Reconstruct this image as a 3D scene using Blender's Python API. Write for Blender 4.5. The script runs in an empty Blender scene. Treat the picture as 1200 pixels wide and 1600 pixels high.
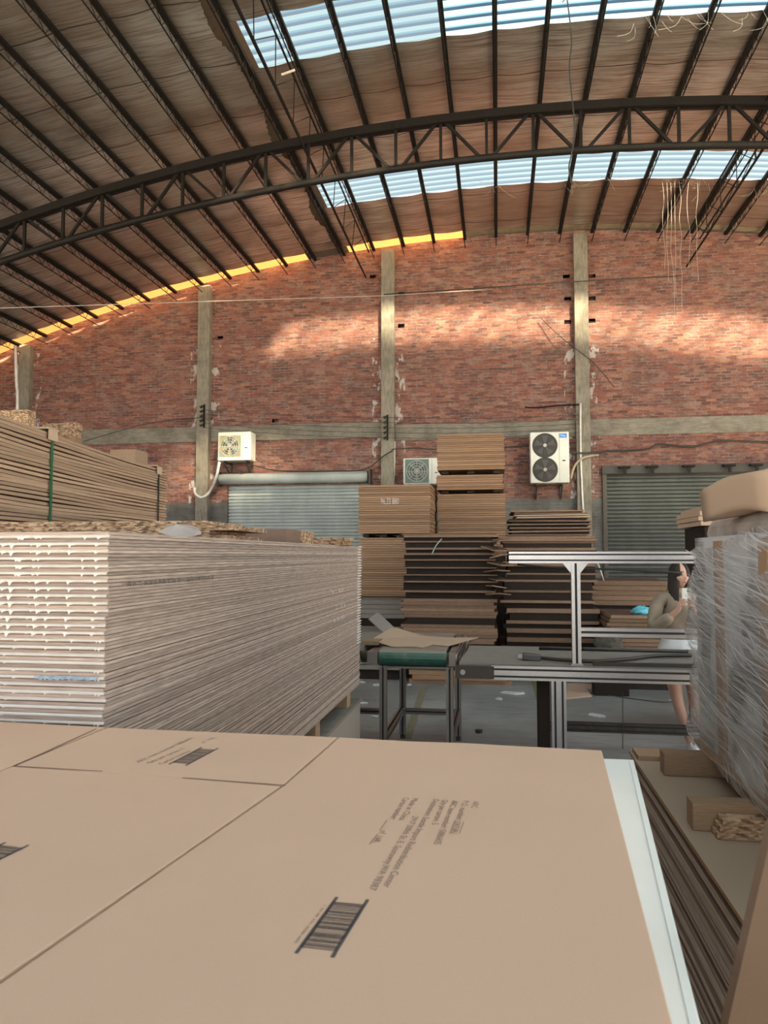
import bpy, bmesh, math, random
from math import sin, cos, tan, atan, atan2, pi, sqrt, radians, hypot
from mathutils import Vector, Matrix
C = bpy.context.scene.collection
S = bpy.context.scene
random.seed(7)

# ---------------------------------------------------------------- camera
F = 1150.0; U0, V0 = 600.0, 800.0; VPX, VPY = 778.0, 867.0
PH = atan((VPY - V0) / F); TH = atan((VPX - U0) / F * cos(PH))
CAM = Vector((0, 0, 1.7))
fwd = Vector((-sin(TH) * cos(PH), cos(TH) * cos(PH), sin(PH)))
rgt = Vector((cos(TH), sin(TH), 0)); upv = rgt.cross(fwd)
cd = bpy.data.cameras.new('camera'); cam = bpy.data.objects.new('camera', cd); C.objects.link(cam)
cd.sensor_fit = 'VERTICAL'; cd.sensor_height = 36; cd.lens = 36 * F / 1600
cd.clip_start = 0.02; cd.clip_end = 200
cam.matrix_world = Matrix.Translation(CAM) @ Matrix((rgt, upv, -fwd)).transposed().to_4x4()
cd.dof.use_dof = True; cd.dof.focus_distance = 7.0; cd.dof.aperture_fstop = 11
S.camera = cam

# ---------------------------------------------------------------- light
w = bpy.data.worlds.new('sky'); S.world = w; w.use_nodes = True
bgn = w.node_tree.nodes['Background']
_nt = w.node_tree; _g0 = _nt.nodes.new('ShaderNodeTexCoord'); _g1 = _nt.nodes.new('ShaderNodeSeparateXYZ'); _g2 = _nt.nodes.new('ShaderNodeValToRGB')
_nt.links.new(_g0.outputs['Generated'], _g1.inputs[0]); _nt.links.new(_g1.outputs[2], _g2.inputs[0]); _nt.links.new(_g2.outputs[0], bgn.inputs[0])
_g2.color_ramp.elements[0].position = 0.0; _g2.color_ramp.elements[0].color = (1.0, 0.98, 0.96, 1)      # hazy bright horizon
_g2.color_ramp.elements[1].position = 0.75; _g2.color_ramp.elements[1].color = (0.16, 0.20, 0.25, 1)    # darker blue overhead
bgn.inputs[1].default_value = 0.95
SUN_DIR = Vector((-0.62, 1.0, -0.72))
sd = bpy.data.lights.new('sun', 'SUN'); sd.energy = 24.0; sd.angle = radians(6); sd.color = (1.0, 0.77, 0.47)
so = bpy.data.objects.new('sun', sd); C.objects.link(so)
so.rotation_euler = SUN_DIR.to_track_quat('-Z', 'Y').to_euler(); so.location = (10, -20, 20)
S.view_settings.view_transform = 'Standard'; S.view_settings.look = 'None'
S.view_settings.exposure = 1.82; S.view_settings.gamma = 1
S.view_settings.use_curve_mapping = False
S.cycles.use_denoising = True
S.cycles.max_bounces = 8; S.cycles.diffuse_bounces = 5; S.cycles.glossy_bounces = 4
S.cycles.transparent_max_bounces = 16; S.cycles.sample_clamp_indirect = 4.0
S.cycles.caustics_reflective = False; S.cycles.caustics_refractive = False

# ---------------------------------------------------------------- rays of the photograph -> places
def ray(u, v): return fwd + rgt * ((u - U0) / F) - upv * ((v - V0) / F)
def ay(u, v, y): d = ray(u, v); return CAM + d * (y / d.y)
def az(u, v, z): d = ray(u, v); return CAM + d * ((z - 1.7) / d.z)
def ax(u, v, x): d = ray(u, v); return CAM + d * (x / d.x)

# ---------------------------------------------------------------- helpers
def obj(name, bm, m, parent=None, smooth=False, loc=None, rot=None):
    me = bpy.data.meshes.new(name)
    if smooth:
        for f in bm.faces: f.smooth = True
    bm.to_mesh(me); bm.free()
    o = bpy.data.objects.new(name, me); C.objects.link(o)
    if m: me.materials.append(m)
    if parent is not None: o.parent = parent
    if loc is not None: o.location = loc
    if rot is not None: o.rotation_euler = rot
    return o
def thing(name, label, cat, loc=(0, 0, 0), rot=(0, 0, 0), group=None):
    o = bpy.data.objects.new(name, None); C.objects.link(o); o.empty_display_size = 0.1
    o.location = loc; o.rotation_euler = rot
    return tag(o, label, cat, group)
def tag(o, label, cat, group=None, kind=None):
    o['label'] = label
    o['category'] = cat
    if group: o['group'] = group
    if kind: o['kind'] = kind
    return o
def struct(name, bm, m, label, cat='wall', smooth=False):
    o = obj(name, bm, m, smooth=smooth); o['kind'] = 'structure'; o['label'] = label; o['category'] = cat
    return o
def B(): return bmesh.new()
def box(bm, x0, x1, y0, y1, z0, z1):
    vs = [bm.verts.new((x, y, z)) for x in (x0, x1) for y in (y0, y1) for z in (z0, z1)]
    fs = []
    for q in ((0, 1, 3, 2), (4, 6, 7, 5), (0, 4, 5, 1), (2, 3, 7, 6), (0, 2, 6, 4), (1, 5, 7, 3)):
        fs.append(bm.faces.new([vs[i] for i in q]))
    return fs
def frame(a, b, up=Vector((0, 0, 1))):
    d = (b - a).normalized()
    s = d.cross(up)
    if s.length < 1e-4: s = d.cross(Vector((0, 1, 0)))
    s.normalize(); return d, s, s.cross(d)
def beam(bm, a, b, w, h, up=Vector((0, 0, 1))):
    a = Vector(a); b = Vector(b); d, s, u = frame(a, b, up)
    vs = [bm.verts.new(p + s * (i * w / 2) + u * (j * h / 2)) for p in (a, b) for i, j in ((-1, -1), (1, -1), (1, 1), (-1, 1))]
    for q in ((3, 2, 1, 0), (4, 5, 6, 7), (0, 1, 5, 4), (1, 2, 6, 5), (2, 3, 7, 6), (3, 0, 4, 7)):
        bm.faces.new([vs[i] for i in q])
def tube(bm, pts, r, n=8, cap=True):
    pts = [Vector(p) for p in pts]; rings = []
    rr = r if isinstance(r, (list, tuple)) else [r] * len(pts)
    ref = None
    for i, p in enumerate(pts):
        d = (pts[min(i + 1, len(pts) - 1)] - pts[max(i - 1, 0)]).normalized()
        if ref is None:
            ref = d.orthogonal().normalized()
        else:
            ref = (ref - d * ref.dot(d)).normalized()
        s2 = d.cross(ref)
        rings.append([bm.verts.new(p + (ref * cos(2 * pi * k / n) + s2 * sin(2 * pi * k / n)) * rr[i]) for k in range(n)])
    for a, b in zip(rings, rings[1:]):
        for k in range(n): bm.faces.new((a[k], a[(k + 1) % n], b[(k + 1) % n], b[k]))
    if cap:
        bm.faces.new(rings[0][::-1]); bm.faces.new(rings[-1])
def cyl(bm, a, b, r, n=24): tube(bm, [a, b], r, n)
def prism(bm, pts, z0, z1):
    lo = [bm.verts.new((p[0], p[1], z0)) for p in pts]; hi = [bm.verts.new((p[0], p[1], z1)) for p in pts]
    n = len(pts); bm.faces.new(lo[::-1]); bm.faces.new(hi)
    for k in range(n): bm.faces.new((lo[k], lo[(k + 1) % n], hi[(k + 1) % n], hi[k]))
    bmesh.ops.recalc_face_normals(bm, faces=bm.faces[:])
def bev(o, wd=0.004, seg=2):
    m = o.modifiers.new('bevel', 'BEVEL'); m.width = wd; m.segments = seg; m.limit_method = 'ANGLE'; return o
def curve(p, q, sag, n=14):
    p = Vector(p); q = Vector(q)
    return [p.lerp(q, t / n) + Vector((0, 0, -4 * sag * (t / n) * (1 - t / n))) for t in range(n + 1)]
def smoothpath(pts, k=6):
    pts = [Vector(p) for p in pts]; out = []
    for i in range(len(pts) - 1):
        p0 = pts[max(i - 1, 0)]; p1 = pts[i]; p2 = pts[i + 1]; p3 = pts[min(i + 2, len(pts) - 1)]
        for j in range(k):
            t = j / k
            out.append(0.5 * ((2 * p1) + (p2 - p0) * t + (2 * p0 - 5 * p1 + 4 * p2 - p3) * t * t + (3 * p1 - p0 - 3 * p2 + p3) * t ** 3))
    out.append(pts[-1]); return out
def dup(root, loc=None, rot=None, label=None, group=None):
    r = root.copy(); C.objects.link(r)
    if loc is not None: r.location = loc
    if rot is not None: r.rotation_euler = rot
    if label: r['label'] = label
    if group: r['group'] = group
    for ch in list(root.children):
        c = ch.copy(); C.objects.link(c); c.parent = r
        for g in list(ch.children):
            d = g.copy(); C.objects.link(d); d.parent = c
    return r

def nth(k):
    if k == 1: return 'topmost'
    suf = 'th' if 10 <= k % 100 <= 20 else {1: 'st', 2: 'nd', 3: 'rd'}.get(k % 10, 'th')
    return '%d%s from top' % (k, suf)
# ---------------------------------------------------------------- materials
class MT:
    def __init__(s, name, rough=0.7, metal=0.0):
        s.m = bpy.data.materials.new(name); s.m.use_nodes = True
        s.t = s.m.node_tree; s.b = s.t.nodes['Principled BSDF']; s.out = s.t.nodes['Material Output']
        s.b.inputs['Roughness'].default_value = rough; s.b.inputs['Metallic'].default_value = metal
        s._tc = None
    def n(s, ty, **kw):
        nd = s.t.nodes.new(ty)
        for k, v in kw.items():
            if hasattr(nd, k): setattr(nd, k, v)
        return nd
    def l(s, a, b): s.t.links.new(a, b)
    def co(s, scale=(1, 1, 1), rot=(0, 0, 0), src='Object', loc=(0, 0, 0)):
        tc = s.n('ShaderNodeTexCoord'); mp = s.n('ShaderNodeMapping')
        mp.inputs['Scale'].default_value = scale; mp.inputs['Rotation'].default_value = rot; mp.inputs['Location'].default_value = loc
        s.l(tc.outputs[src], mp.inputs[0]); return mp.outputs[0]
    def wco(s, scale=(1, 1, 1)):
        g = s.n('ShaderNodeNewGeometry'); mp = s.n('ShaderNodeMapping'); mp.inputs['Scale'].default_value = scale
        s.l(g.outputs['Position'], mp.inputs[0]); return mp.outputs[0]
    def noise(s, vec, scale=5, detail=4, rough=0.6, dist=0):
        nd = s.n('ShaderNodeTexNoise'); nd.inputs['Scale'].default_value = scale; nd.inputs['Detail'].default_value = detail
        nd.inputs['Roughness'].default_value = rough; nd.inputs['Distortion'].default_value = dist
        s.l(vec, nd.inputs['Vector']); return nd.outputs['Fac']
    def ramp(s, fac, stops):
        r = s.n('ShaderNodeValToRGB'); e = r.color_ramp.elements
        while len(e) < len(stops): e.new(0.5)
        for el, (p, c) in zip(e, stops):
            el.position = p; el.color = (c, c, c, 1) if isinstance(c, (int, float)) else (*c, 1)
        s.l(fac, r.inputs[0]); return r.outputs[0]
    def mix(s, fac, a, b, mode='MIX'):
        m = s.n('ShaderNodeMix'); m.data_type = 'RGBA'; m.blend_type = mode
        for i, v in ((0, fac), (6, a), (7, b)):
            if isinstance(v, (int, float)): m.inputs[i].default_value = v if i == 0 else (v, v, v, 1)
            elif isinstance(v, tuple): m.inputs[i].default_value = (*v, 1)
            else: s.l(v, m.inputs[i])
        return m.outputs[2]
    def math(s, op, a, b=0.0):
        m = s.n('ShaderNodeMath'); m.operation = op
        for i, v in enumerate((a, b)):
            if isinstance(v, (int, float)): m.inputs[i].default_value = v
            else: s.l(v, m.inputs[i])
        return m.outputs[0]
    def col(s, c):
        if isinstance(c, tuple): s.b.inputs['Base Color'].default_value = (*c, 1)
        else: s.l(c, s.b.inputs['Base Color'])
        return s
    def bump(s, h, st=0.3, dist=0.01, to=None):
        b = s.n('ShaderNodeBump'); b.inputs['Strength'].default_value = st; b.inputs['Distance'].default_value = dist
        s.l(h, b.inputs['Height']); s.l(b.outputs[0], s.b.inputs['Normal']); return b
def rgb(r, g, b):
    f = lambda c: (c / 255 / 12.92) if c / 255 <= 0.04045 else ((c / 255 + 0.055) / 1.055) ** 2.4
    return (f(r), f(g), f(b))
def simple(name, c, rough=0.6, metal=0.0, var=0.15, sc=8.0, bump=0.0):
    m = MT(name, rough, metal); v = m.co()
    n = m.noise(v, sc, 5)
    a = tuple(x * (1 - var) for x in c); b = tuple(min(1, x * (1 + var)) for x in c)
    m.col(m.ramp(n, [(0.3, a), (0.7, b)]))
    if bump: m.bump(n, bump)
    return m.m

def mat_kraft(name, c, var=0.06):
    m = MT(name, 0.85); v = m.co()
    n1 = m.noise(v, 3, 3); n2 = m.noise(m.co((40, 220, 200)), 4, 3); n3 = m.noise(v, 500, 2)
    base = m.mix(n1, tuple(x * (1 - var) for x in c), tuple(x * (1 + var) for x in c))
    base = m.mix(m.ramp(n3, [(0.35, 0.0), (0.75, 0.22)]), base, tuple(x * 0.72 for x in c))
    base = m.mix(m.ramp(n2, [(0.4, 0.0), (0.8, 0.16)]), base, tuple(min(1, x * 1.25) for x in c))
    m.col(base); m.bump(n3, 0.05, 0.001); m.b.inputs['Specular IOR Level'].default_value = 0.25
    return m.m
def mat_board(name, c1, c2, layer=0.0, scale=(2, 2, 60), face=None, spec=0.3):
    """board edge: streaky along its length; each board a little different"""
    m = MT(name, 0.75); oi = m.n('ShaderNodeObjectInfo')
    n = m.noise(m.wco(scale), 6, 5, 0.65)
    col = m.ramp(n, [(0.3, c1), (0.7, c2)])
    h = m.n('ShaderNodeHueSaturation'); m.l(col, h.inputs['Color'])
    vv = m.n('ShaderNodeMapRange'); m.l(oi.outputs['Random'], vv.inputs[0]); vv.inputs[3].default_value = 0.70; vv.inputs[4].default_value = 1.15
    m.l(vv.outputs[0], h.inputs['Value']); res = h.outputs[0]
    if face:
        g = m.n('ShaderNodeNewGeometry'); sx = m.n('ShaderNodeSeparateXYZ'); m.l(g.outputs['Normal'], sx.inputs[0])
        up = m.math('GREATER_THAN', m.math('ABSOLUTE', sx.outputs[2]), 0.7)
        res = m.mix(up, res, face)
    m.col(res); m.b.inputs['Specular IOR Level'].default_value = spec; m.bump(n, 0.2, 0.002)
    return m.m

KRAFT = mat_kraft('kraft carton', (0.60, 0.42, 0.315))
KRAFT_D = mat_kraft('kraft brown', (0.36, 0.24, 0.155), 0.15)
KRAFT_L = mat_kraft('kraft light', (0.50, 0.37, 0.27), 0.1)
INK = simple('printing ink', (0.07, 0.065, 0.07), 0.8)
INK2 = simple('faded printing ink', (0.20, 0.14, 0.12), 0.8)
SLIT = simple('carton gap', (0.05, 0.03, 0.025), 0.9)
WHITE = simple('white lacquer', (0.80, 0.86, 0.86), 0.35, 0, 0.02)
FOILEDGE = simple('white laminate foil', (0.80, 0.80, 0.80), 0.4, 0, 0.05)
GREYBOARD = mat_board('grey plywood edge', (0.26, 0.20, 0.17), (0.60, 0.50, 0.435), face=(0.14, 0.09, 0.07))
MDF = mat_board('brown fibreboard', (0.29, 0.175, 0.105), (0.42, 0.265, 0.165), scale=(1, 1, 30))
MDF2 = mat_board('pale fibreboard', (0.37, 0.25, 0.17), (0.50, 0.36, 0.25), scale=(1, 1, 30))
DARKB = mat_board('shade-dark laminated board', (0.010, 0.007, 0.006), (0.03, 0.02, 0.015), scale=(2, 2, 20))  # dark brown board, deepened to carry the shade of the stack gaps
TANB = mat_board('tan board', (0.19, 0.12, 0.08), (0.33, 0.215, 0.145), scale=(2, 2, 30), face=(0.10, 0.06, 0.045))
GREYSHEET = mat_board('grey sheet', (0.22, 0.20, 0.18), (0.34, 0.31, 0.28))
def mat_particle():
    m = MT('particle board', 0.85); v = m.co((1, 1, 2.5))
    vo = m.n('ShaderNodeTexVoronoi'); vo.inputs['Scale'].default_value = 48; m.l(v, vo.inputs[0])
    n = m.noise(v, 60, 4)
    c = m.ramp(vo.outputs['Color'], [(0.15, (0.05, 0.025, 0.015)), (0.45, (0.30, 0.19, 0.11)), (0.8, (0.62, 0.45, 0.29))])
    m.col(m.mix(m.math('MULTIPLY', n, 0.5), c, (0.34, 0.22, 0.14))); m.bump(vo.outputs['Distance'], 0.4, 0.003); return m.m
PARTICLE = mat_particle()
STEEL = simple('black painted steel', (0.011, 0.010, 0.010), 0.6, 0.2, 0.4, 30)
STEEL.node_tree.nodes['Principled BSDF'].inputs['Specular IOR Level'].default_value = 0.2
STEEL_W = simple('grey painted steel', (0.07, 0.065, 0.06), 0.6, 0.4, 0.3, 20)
def mat_alu(name, c, rough):
    m = MT(name, rough, 0.9); n = m.noise(m.co((3, 3, 3)), 12, 3)
    m.col(m.ramp(n, [(0.2, tuple(x * 0.85 for x in c)), (0.8, c)])); return m.m
ALU = mat_alu('brushed aluminium', (0.44, 0.46, 0.50), 0.36)
ALU_D = mat_alu('dull aluminium', (0.30, 0.29, 0.28), 0.42)
GROOVE = simple('slot shade and sole', (0.03, 0.03, 0.035), 0.6)  # dark colour painted in for shade inside the slots; also the shoe soles
GREEN = simple('green belt', (0.012, 0.075, 0.055), 0.35, 0, 0.3, 15)
BELT = simple('dusty grey belt', (0.20, 0.19, 0.18), 0.7, 0, 0.12, 10)
BLACK = simple('black rubber', (0.015, 0.015, 0.016), 0.5)
WOOD = mat_board('timber block', (0.30, 0.20, 0.13), (0.45, 0.32, 0.21), scale=(3, 20, 40))
PLASTIC_W = simple('off white enamel', (0.72, 0.74, 0.70), 0.4, 0, 0.06)
STRAP = simple('green strapping', (0.01, 0.12, 0.055), 0.35)
ROPE = simple('pale string', (0.55, 0.52, 0.47), 0.8)
WIRE = simple('dark cable', (0.03, 0.03, 0.03), 0.6)
PIPEW = simple('white pipe', (0.75, 0.75, 0.72), 0.4)
BLUE = simple('blue plastic', (0.16, 0.62, 0.78), 0.4, 0, 0.3, 25)
BLUELABEL = simple('blue label', (0.01, 0.22, 0.75), 0.4)

def mat_concrete(name, c, mx=(1, 1, 6)):
    m = MT(name, 0.9); n = m.noise(m.wco((1, 1, 1)), 2.2, 8, 0.7); n2 = m.noise(m.wco(mx), 5, 5)
    a = m.ramp(n, [(0.3, tuple(x * 0.55 for x in c)), (0.5, c), (0.75, tuple(x * 1.35 for x in c))])
    m.col(m.mix(m.ramp(n2, [(0.35, 0.5), (0.6, 0.0)]), a, tuple(x * 0.45 for x in c))); m.bump(n2, 0.5, 0.01); return m.m
CONC = mat_concrete('weathered concrete', (0.27, 0.25, 0.21))
CONC_V = mat_concrete('weathered concrete column', (0.29, 0.265, 0.22), (6, 6, 1))
def mat_floor():
    m = MT('concrete floor', 0.5); v = m.wco()
    n = m.noise(v, 0.8, 8, 0.65); n2 = m.noise(m.wco((1, 4, 1)), 3, 5); n3 = m.noise(v, 25, 4)
    c = m.ramp(n, [(0.3, (0.17, 0.17, 0.168)), (0.55, (0.30, 0.305, 0.305)), (0.8, (0.46, 0.46, 0.45))])
    c = m.mix(m.ramp(n2, [(0.5, 0.0), (0.7, 0.45)]), c, (0.09, 0.09, 0.088))
    c = m.mix(m.ramp(n3, [(0.6, 0.0), (0.75, 0.35)]), c, (0.33, 0.32, 0.30))
    m.col(c); m.bump(n3, 0.1, 0.004); m.l(m.ramp(n, [(0.3, 0.35), (0.8, 0.65)]), m.b.inputs['Roughness']); return m.m
def mat_brick():
    m = MT('red brick', 0.92)
    g = m.n('ShaderNodeNewGeometry'); sp = m.n('ShaderNodeSeparateXYZ'); m.l(g.outputs['Position'], sp.inputs[0])
    wob = m.noise(m.wco((0.7, 0.7, 0.7)), 1.5, 2)
    zz = m.math('ADD', sp.outputs[2], m.math('MULTIPLY', wob, 0.05))
    cb = m.n('ShaderNodeCombineXYZ')
    m.l(m.math('ADD', sp.outputs[0], m.math('ADD', sp.outputs[1], m.math('MULTIPLY', m.noise(m.wco((1, 1, 30)), 3, 2), 0.05))), cb.inputs[0])
    fine = m.noise(m.wco(), 9, 3)
    m.l(m.math('ADD', zz, m.math('MULTIPLY', fine, 0.03)), cb.inputs[1])
    br = m.n('ShaderNodeTexBrick'); m.l(cb.outputs[0], br.inputs['Vector']); br.inputs['Scale'].default_value = 1
    br.inputs['Brick Width'].default_value = 0.215; br.inputs['Row Height'].default_value = 0.066
    br.inputs['Mortar Size'].default_value = 0.0095; br.inputs['Mortar Smooth'].default_value = 0.3; br.inputs['Bias'].default_value = 0
    br.inputs['Color1'].default_value = (0, 0, 0, 1); br.inputs['Color2'].default_value = (1, 1, 1, 1); br.inputs['Mortar'].default_value = (.5, .5, .5, 1)
    per = br.outputs['Color']
    col = m.ramp(per, [(0.0, (0.125, 0.06, 0.055)), (0.25, (0.235, 0.09, 0.075)), (0.7, (0.34, 0.125, 0.09)), (1.0, (0.47, 0.225, 0.15))])
    nb = m.noise(m.wco((1, 1, 1.6)), 1.1, 7, 0.7); nf = m.noise(m.wco(), 40, 5, 0.7)
    col = m.mix(m.ramp(nf, [(0.38, 0.75), (0.56, 0.0)]), col, (0.11, 0.05, 0.045))
    col = m.mix(m.ramp(nb, [(0.38, 0.6), (0.5, 0.0)]), col, (0.12, 0.07, 0.06))
    mor = m.ramp(m.noise(m.wco((1, 1, 2)), 7, 4), [(0.35, (0.10, 0.08, 0.075)), (0.5, (0.24, 0.20, 0.185)), (0.72, (0.48, 0.43, 0.39))])
    patchy = m.ramp(m.noise(m.wco((1, 1, 1.5)), 2.6, 6, 0.7), [(0.35, 0.25), (0.62, 0.95)])
    col = m.mix(m.math('MULTIPLY', br.outputs['Fac'], patchy), col, mor)
    # smeared mortar and lime stains
    sm = m.noise(m.wco((1, 1, 2.2)), 5, 8, 0.75)
    col = m.mix(m.ramp(sm, [(0.50, 0.0), (0.64, 0.7)]), col, (0.31, 0.235, 0.215))
    # lime blotches beside the concrete columns
    near = None
    for cx in (-11.5, -6.86, -2.44, 1.86):
        d = m.math('ABSOLUTE', m.math('SUBTRACT', sp.outputs[0], cx)); k = m.math('LESS_THAN', d, 0.38)
        near = k if near is None else m.math('MAXIMUM', near, k)
    lo = m.math('LESS_THAN', sp.outputs[2], 6.7)
    bl = m.ramp(m.noise(m.wco((1.6, 1, 1)), 3.2, 6, 0.6), [(0.555, 0.0), (0.60, 0.8)])
    col = m.mix(m.math('MULTIPLY', m.math('MULTIPLY', near, lo), bl), col, (0.62, 0.60, 0.58))
    # plastered base band
    base = m.math('LESS_THAN', sp.outputs[2], m.math('ADD', 2.88, m.math('MULTIPLY', fine, 0.1)))
    col = m.mix(base, col, m.ramp(m.noise(m.wco(), 3, 6), [(0.3, (0.10, 0.10, 0.095)), (0.7, (0.21, 0.205, 0.19))]))
    m.col(col)
    hh = m.math('SUBTRACT', m.math('MULTIPLY', nf, 0.5), br.outputs['Fac'])
    m.bump(hh, 0.8, 0.015); return m.m
def mat_foil():
    m = MT('foil insulation', 0.35, 0.85); v = m.wco()
    n = m.noise(m.wco((0.5, 1.0, 0.5)), 1.6, 5, 0.6); fine = m.noise(m.wco((0.35, 9, 0.35)), 4, 4, 0.6)
    mid = m.noise(m.wco((1, 2.5, 1)), 2.2, 3)
    big = m.noise(m.wco((0.22, 0.25, 0.22)), 1.2, 3)
    c = m.ramp(n, [(0.3, (0.36, 0.32, 0.29)), (0.5, (0.70, 0.68, 0.65)), (0.75, (0.92, 0.92, 0.90))])
    c = m.mix(m.ramp(fine, [(0.45, 0.0), (0.65, 0.75)]), c, (0.26, 0.19, 0.14))
    c = m.mix(m.ramp(big, [(0.45, 0.0), (0.6, 0.55)]), c, (0.42, 0.31, 0.23))
    g = m.n('ShaderNodeNewGeometry'); sp = m.n('ShaderNodeSeparateXYZ'); m.l(g.outputs['Position'], sp.inputs[0])
    sy = m.math('ADD', sp.outputs[1], m.math('MULTIPLY', m.noise(m.wco((0.3, 0, 0)), 1.5, 2), 0.25))
    fr = m.math('FRACT', m.math('DIVIDE', sy, 1.22)); seam = m.math('LESS_THAN', fr, 0.016)
    c = m.mix(m.math('MULTIPLY', seam, 0.85), c, (0.05, 0.035, 0.03)); m.col(c)
    m.l(m.ramp(n, [(0.3, 0.42), (0.7, 0.30)]), m.b.inputs['Roughness'])
    h = m.math('ADD', m.math('MULTIPLY', fine, 0.22), m.math('MULTIPLY', mid, 0.5))
    m.bump(h, 0.5, 0.03); return m.m
def mat_translucent(name, c, rib=None, clear=0.12, tcol=None):
    m = MT(name, 0.5); t = m.t
    tr = m.n('ShaderNodeBsdfTranslucent'); tp = m.n('ShaderNodeBsdfTransparent'); gl = m.n('ShaderNodeBsdfDiffuse')
    colour = c
    if rib:
        g = m.n('ShaderNodeNewGeometry'); sp = m.n('ShaderNodeSeparateXYZ'); m.l(g.outputs['Position'], sp.inputs[0])
        fr = m.math('FRACT', m.math('DIVIDE', sp.outputs[1], 0.192)); k = m.math('LESS_THAN', fr, 0.26)
        st = m.noise(m.wco((0.3, 3, 0.3)), 4, 4)
        base = m.mix(m.ramp(st, [(0.35, 0.0), (0.7, 0.45)]), c, tuple(x * 0.8 for x in c))
        colour = m.mix(m.math('MULTIPLY', k, 0.85), base, rib)
        m.l(colour, tr.inputs[0])
    else: tr.inputs[0].default_value = (*c, 1)
    tp.inputs[0].default_value = (*(tcol or c), 1); gl.inputs[0].default_value = (*[x * 0.5 for x in c], 1)
    a = m.n('ShaderNodeMixShader'); a.inputs[0].default_value = clear; m.l(tr.outputs[0], a.inputs[1]); m.l(tp.outputs[0], a.inputs[2])
    b = m.n('ShaderNodeMixShader'); b.inputs[0].default_value = 0.25; m.l(a.outputs[0], b.inputs[1]); m.l(gl.outputs[0], b.inputs[2])
    m.l(b.outputs[0], m.out.inputs[0]); return m.m
PANEL = mat_translucent('clear roof panel', (0.065, 0.115, 0.17), (0.008, 0.05, 0.12), 0.40, (0.78, 0.84, 0.88))
PANEL_F = mat_translucent('sun-dimming roof panel', (0.10, 0.17, 0.245), (0.03, 0.095, 0.19), 0.08, (0.6, 0.75, 0.85))  # frosting made up to hold the sun patch off the lower right wall
PANEL_M = mat_translucent('fill-light roof panel', (0.42, 0.62, 0.93), None, 0.0)  # for unseen strips, made extra translucent to add light from above
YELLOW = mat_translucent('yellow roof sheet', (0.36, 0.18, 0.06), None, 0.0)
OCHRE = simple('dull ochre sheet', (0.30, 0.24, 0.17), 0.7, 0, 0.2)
BRICK = mat_brick(); FOIL = mat_foil(); FLOORM = mat_floor()

# ---------------------------------------------------------------- vault
WY = 16.5; AX, AZ, AR = 0.4, 8.95 - 37.5, 37.5
def arch(x, drop=0.0): return AZ + sqrt((AR - drop) ** 2 - (x - AX) ** 2)
XL, XR, YB = -13.6, 14.0, -14.0
bm = B(); box(bm, XL, XR, YB, WY + 0.3, -0.2, 0); struct('floor', bm, FLOORM, 'grey stained concrete workshop floor', 'floor')
YARD = simple('light-bouncing yard', (0.40, 0.41, 0.42), 0.9, 0, 0.12, 1)  # unseen ground, added pale so sunlight bounces up into the hall
bm = B(); box(bm, -60, 60, -60, YB, -0.2, -0.01); box(bm, -60, XL, YB, 40, -0.2, -0.01); box(bm, XR, 60, YB, 40, -0.2, -0.01); struct('floor', bm, YARD, 'unseen sunlit yard added outside the hall to bounce light', 'ground')

# back wall: grid of cells with door openings and putlog holes
DOORS = [(-6.28, -2.86, 3.32), (2.32, 6.0, 3.45)]
HOLES = []
for u, v in ((583, 432), (627, 459), (627, 509), (885, 432), (925, 431), (925, 466), (925, 501), (887, 467), (887, 503), (344, 528), (430, 657)):
    p = ay(u, v, WY); HOLES.append((p.x - 0.075, p.x + 0.075, p.z - 0.045, p.z + 0.045))
bm = B()
xs = sorted({XL, XR, *[XL + 0.6 * k for k in range(1, 46)], *[d[0] for d in DOORS], *[d[1] for d in DOORS], *[h[0] for h in HOLES], *[h[1] for h in HOLES]})
zs = sorted({0.0, 6.0, *[d[2] for d in DOORS], *[h[2] for h in HOLES], *[h[3] for h in HOLES]} )
zs = [z for z in zs if z < 8.3]
def inside(x, z):
    for d in DOORS:
        if d[0] < x < d[1] and z < d[2]: return 'door'
    for h in HOLES:
        if h[0] < x < h[1] and h[2] < z < h[3]: return 'hole'
    return None
T = 0.24
for xa, xb in zip(xs, xs[1:]):
    xm = (xa + xb) / 2
    for k, za in enumerate(zs):
        top = k == len(zs) - 1
        ca, cb = (arch(xa) + 0.0, arch(xb) + 0.0)
        zb0 = ca if top else min(zs[k + 1], ca); zb1 = cb if top else min(zs[k + 1], cb)
        za0 = min(za, ca); za1 = min(za, cb)
        if zb0 - za0 < 1e-5 and zb1 - za1 < 1e-5: continue
        t = inside(xm, (za + min(zb0, zb1)) / 2)
        y = WY
        if t == 'door': continue
        if t == 'hole': y = WY + 0.16
        q = [(xa, y, za0), (xb, y, za1), (xb, y, zb1), (xa, y, zb0)]
        bm.faces.new([bm.verts.new(p) for p in q])
        if t == 'hole':
            for a, b in ((0, 1), (1, 2), (2, 3), (3, 0)):
                pa, pb = q[a], q[b]
                bm.faces.new([bm.verts.new(p) for p in ((pa[0], WY, pa[2]), (pb[0], WY, pb[2]), pb, pa)])
        bm.faces.new([bm.verts.new(p) for p in [(q_[0], WY + T, q_[2]) for q_ in reversed(q)]])
for d in DOORS:   # reveals
    for xx in d[:2]: bm.faces.new([bm.verts.new(p) for p in ((xx, WY, 0), (xx, WY + T, 0), (xx, WY + T, d[2]), (xx, WY, d[2]))])
    bm.faces.new([bm.verts.new(p) for p in ((d[0], WY, d[2]), (d[1], WY, d[2]), (d[1], WY + T, d[2]), (d[0], WY + T, d[2]))])
struct('wall_back', bm, BRICK, 'red brick end wall rising to the curved roof')
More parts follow.
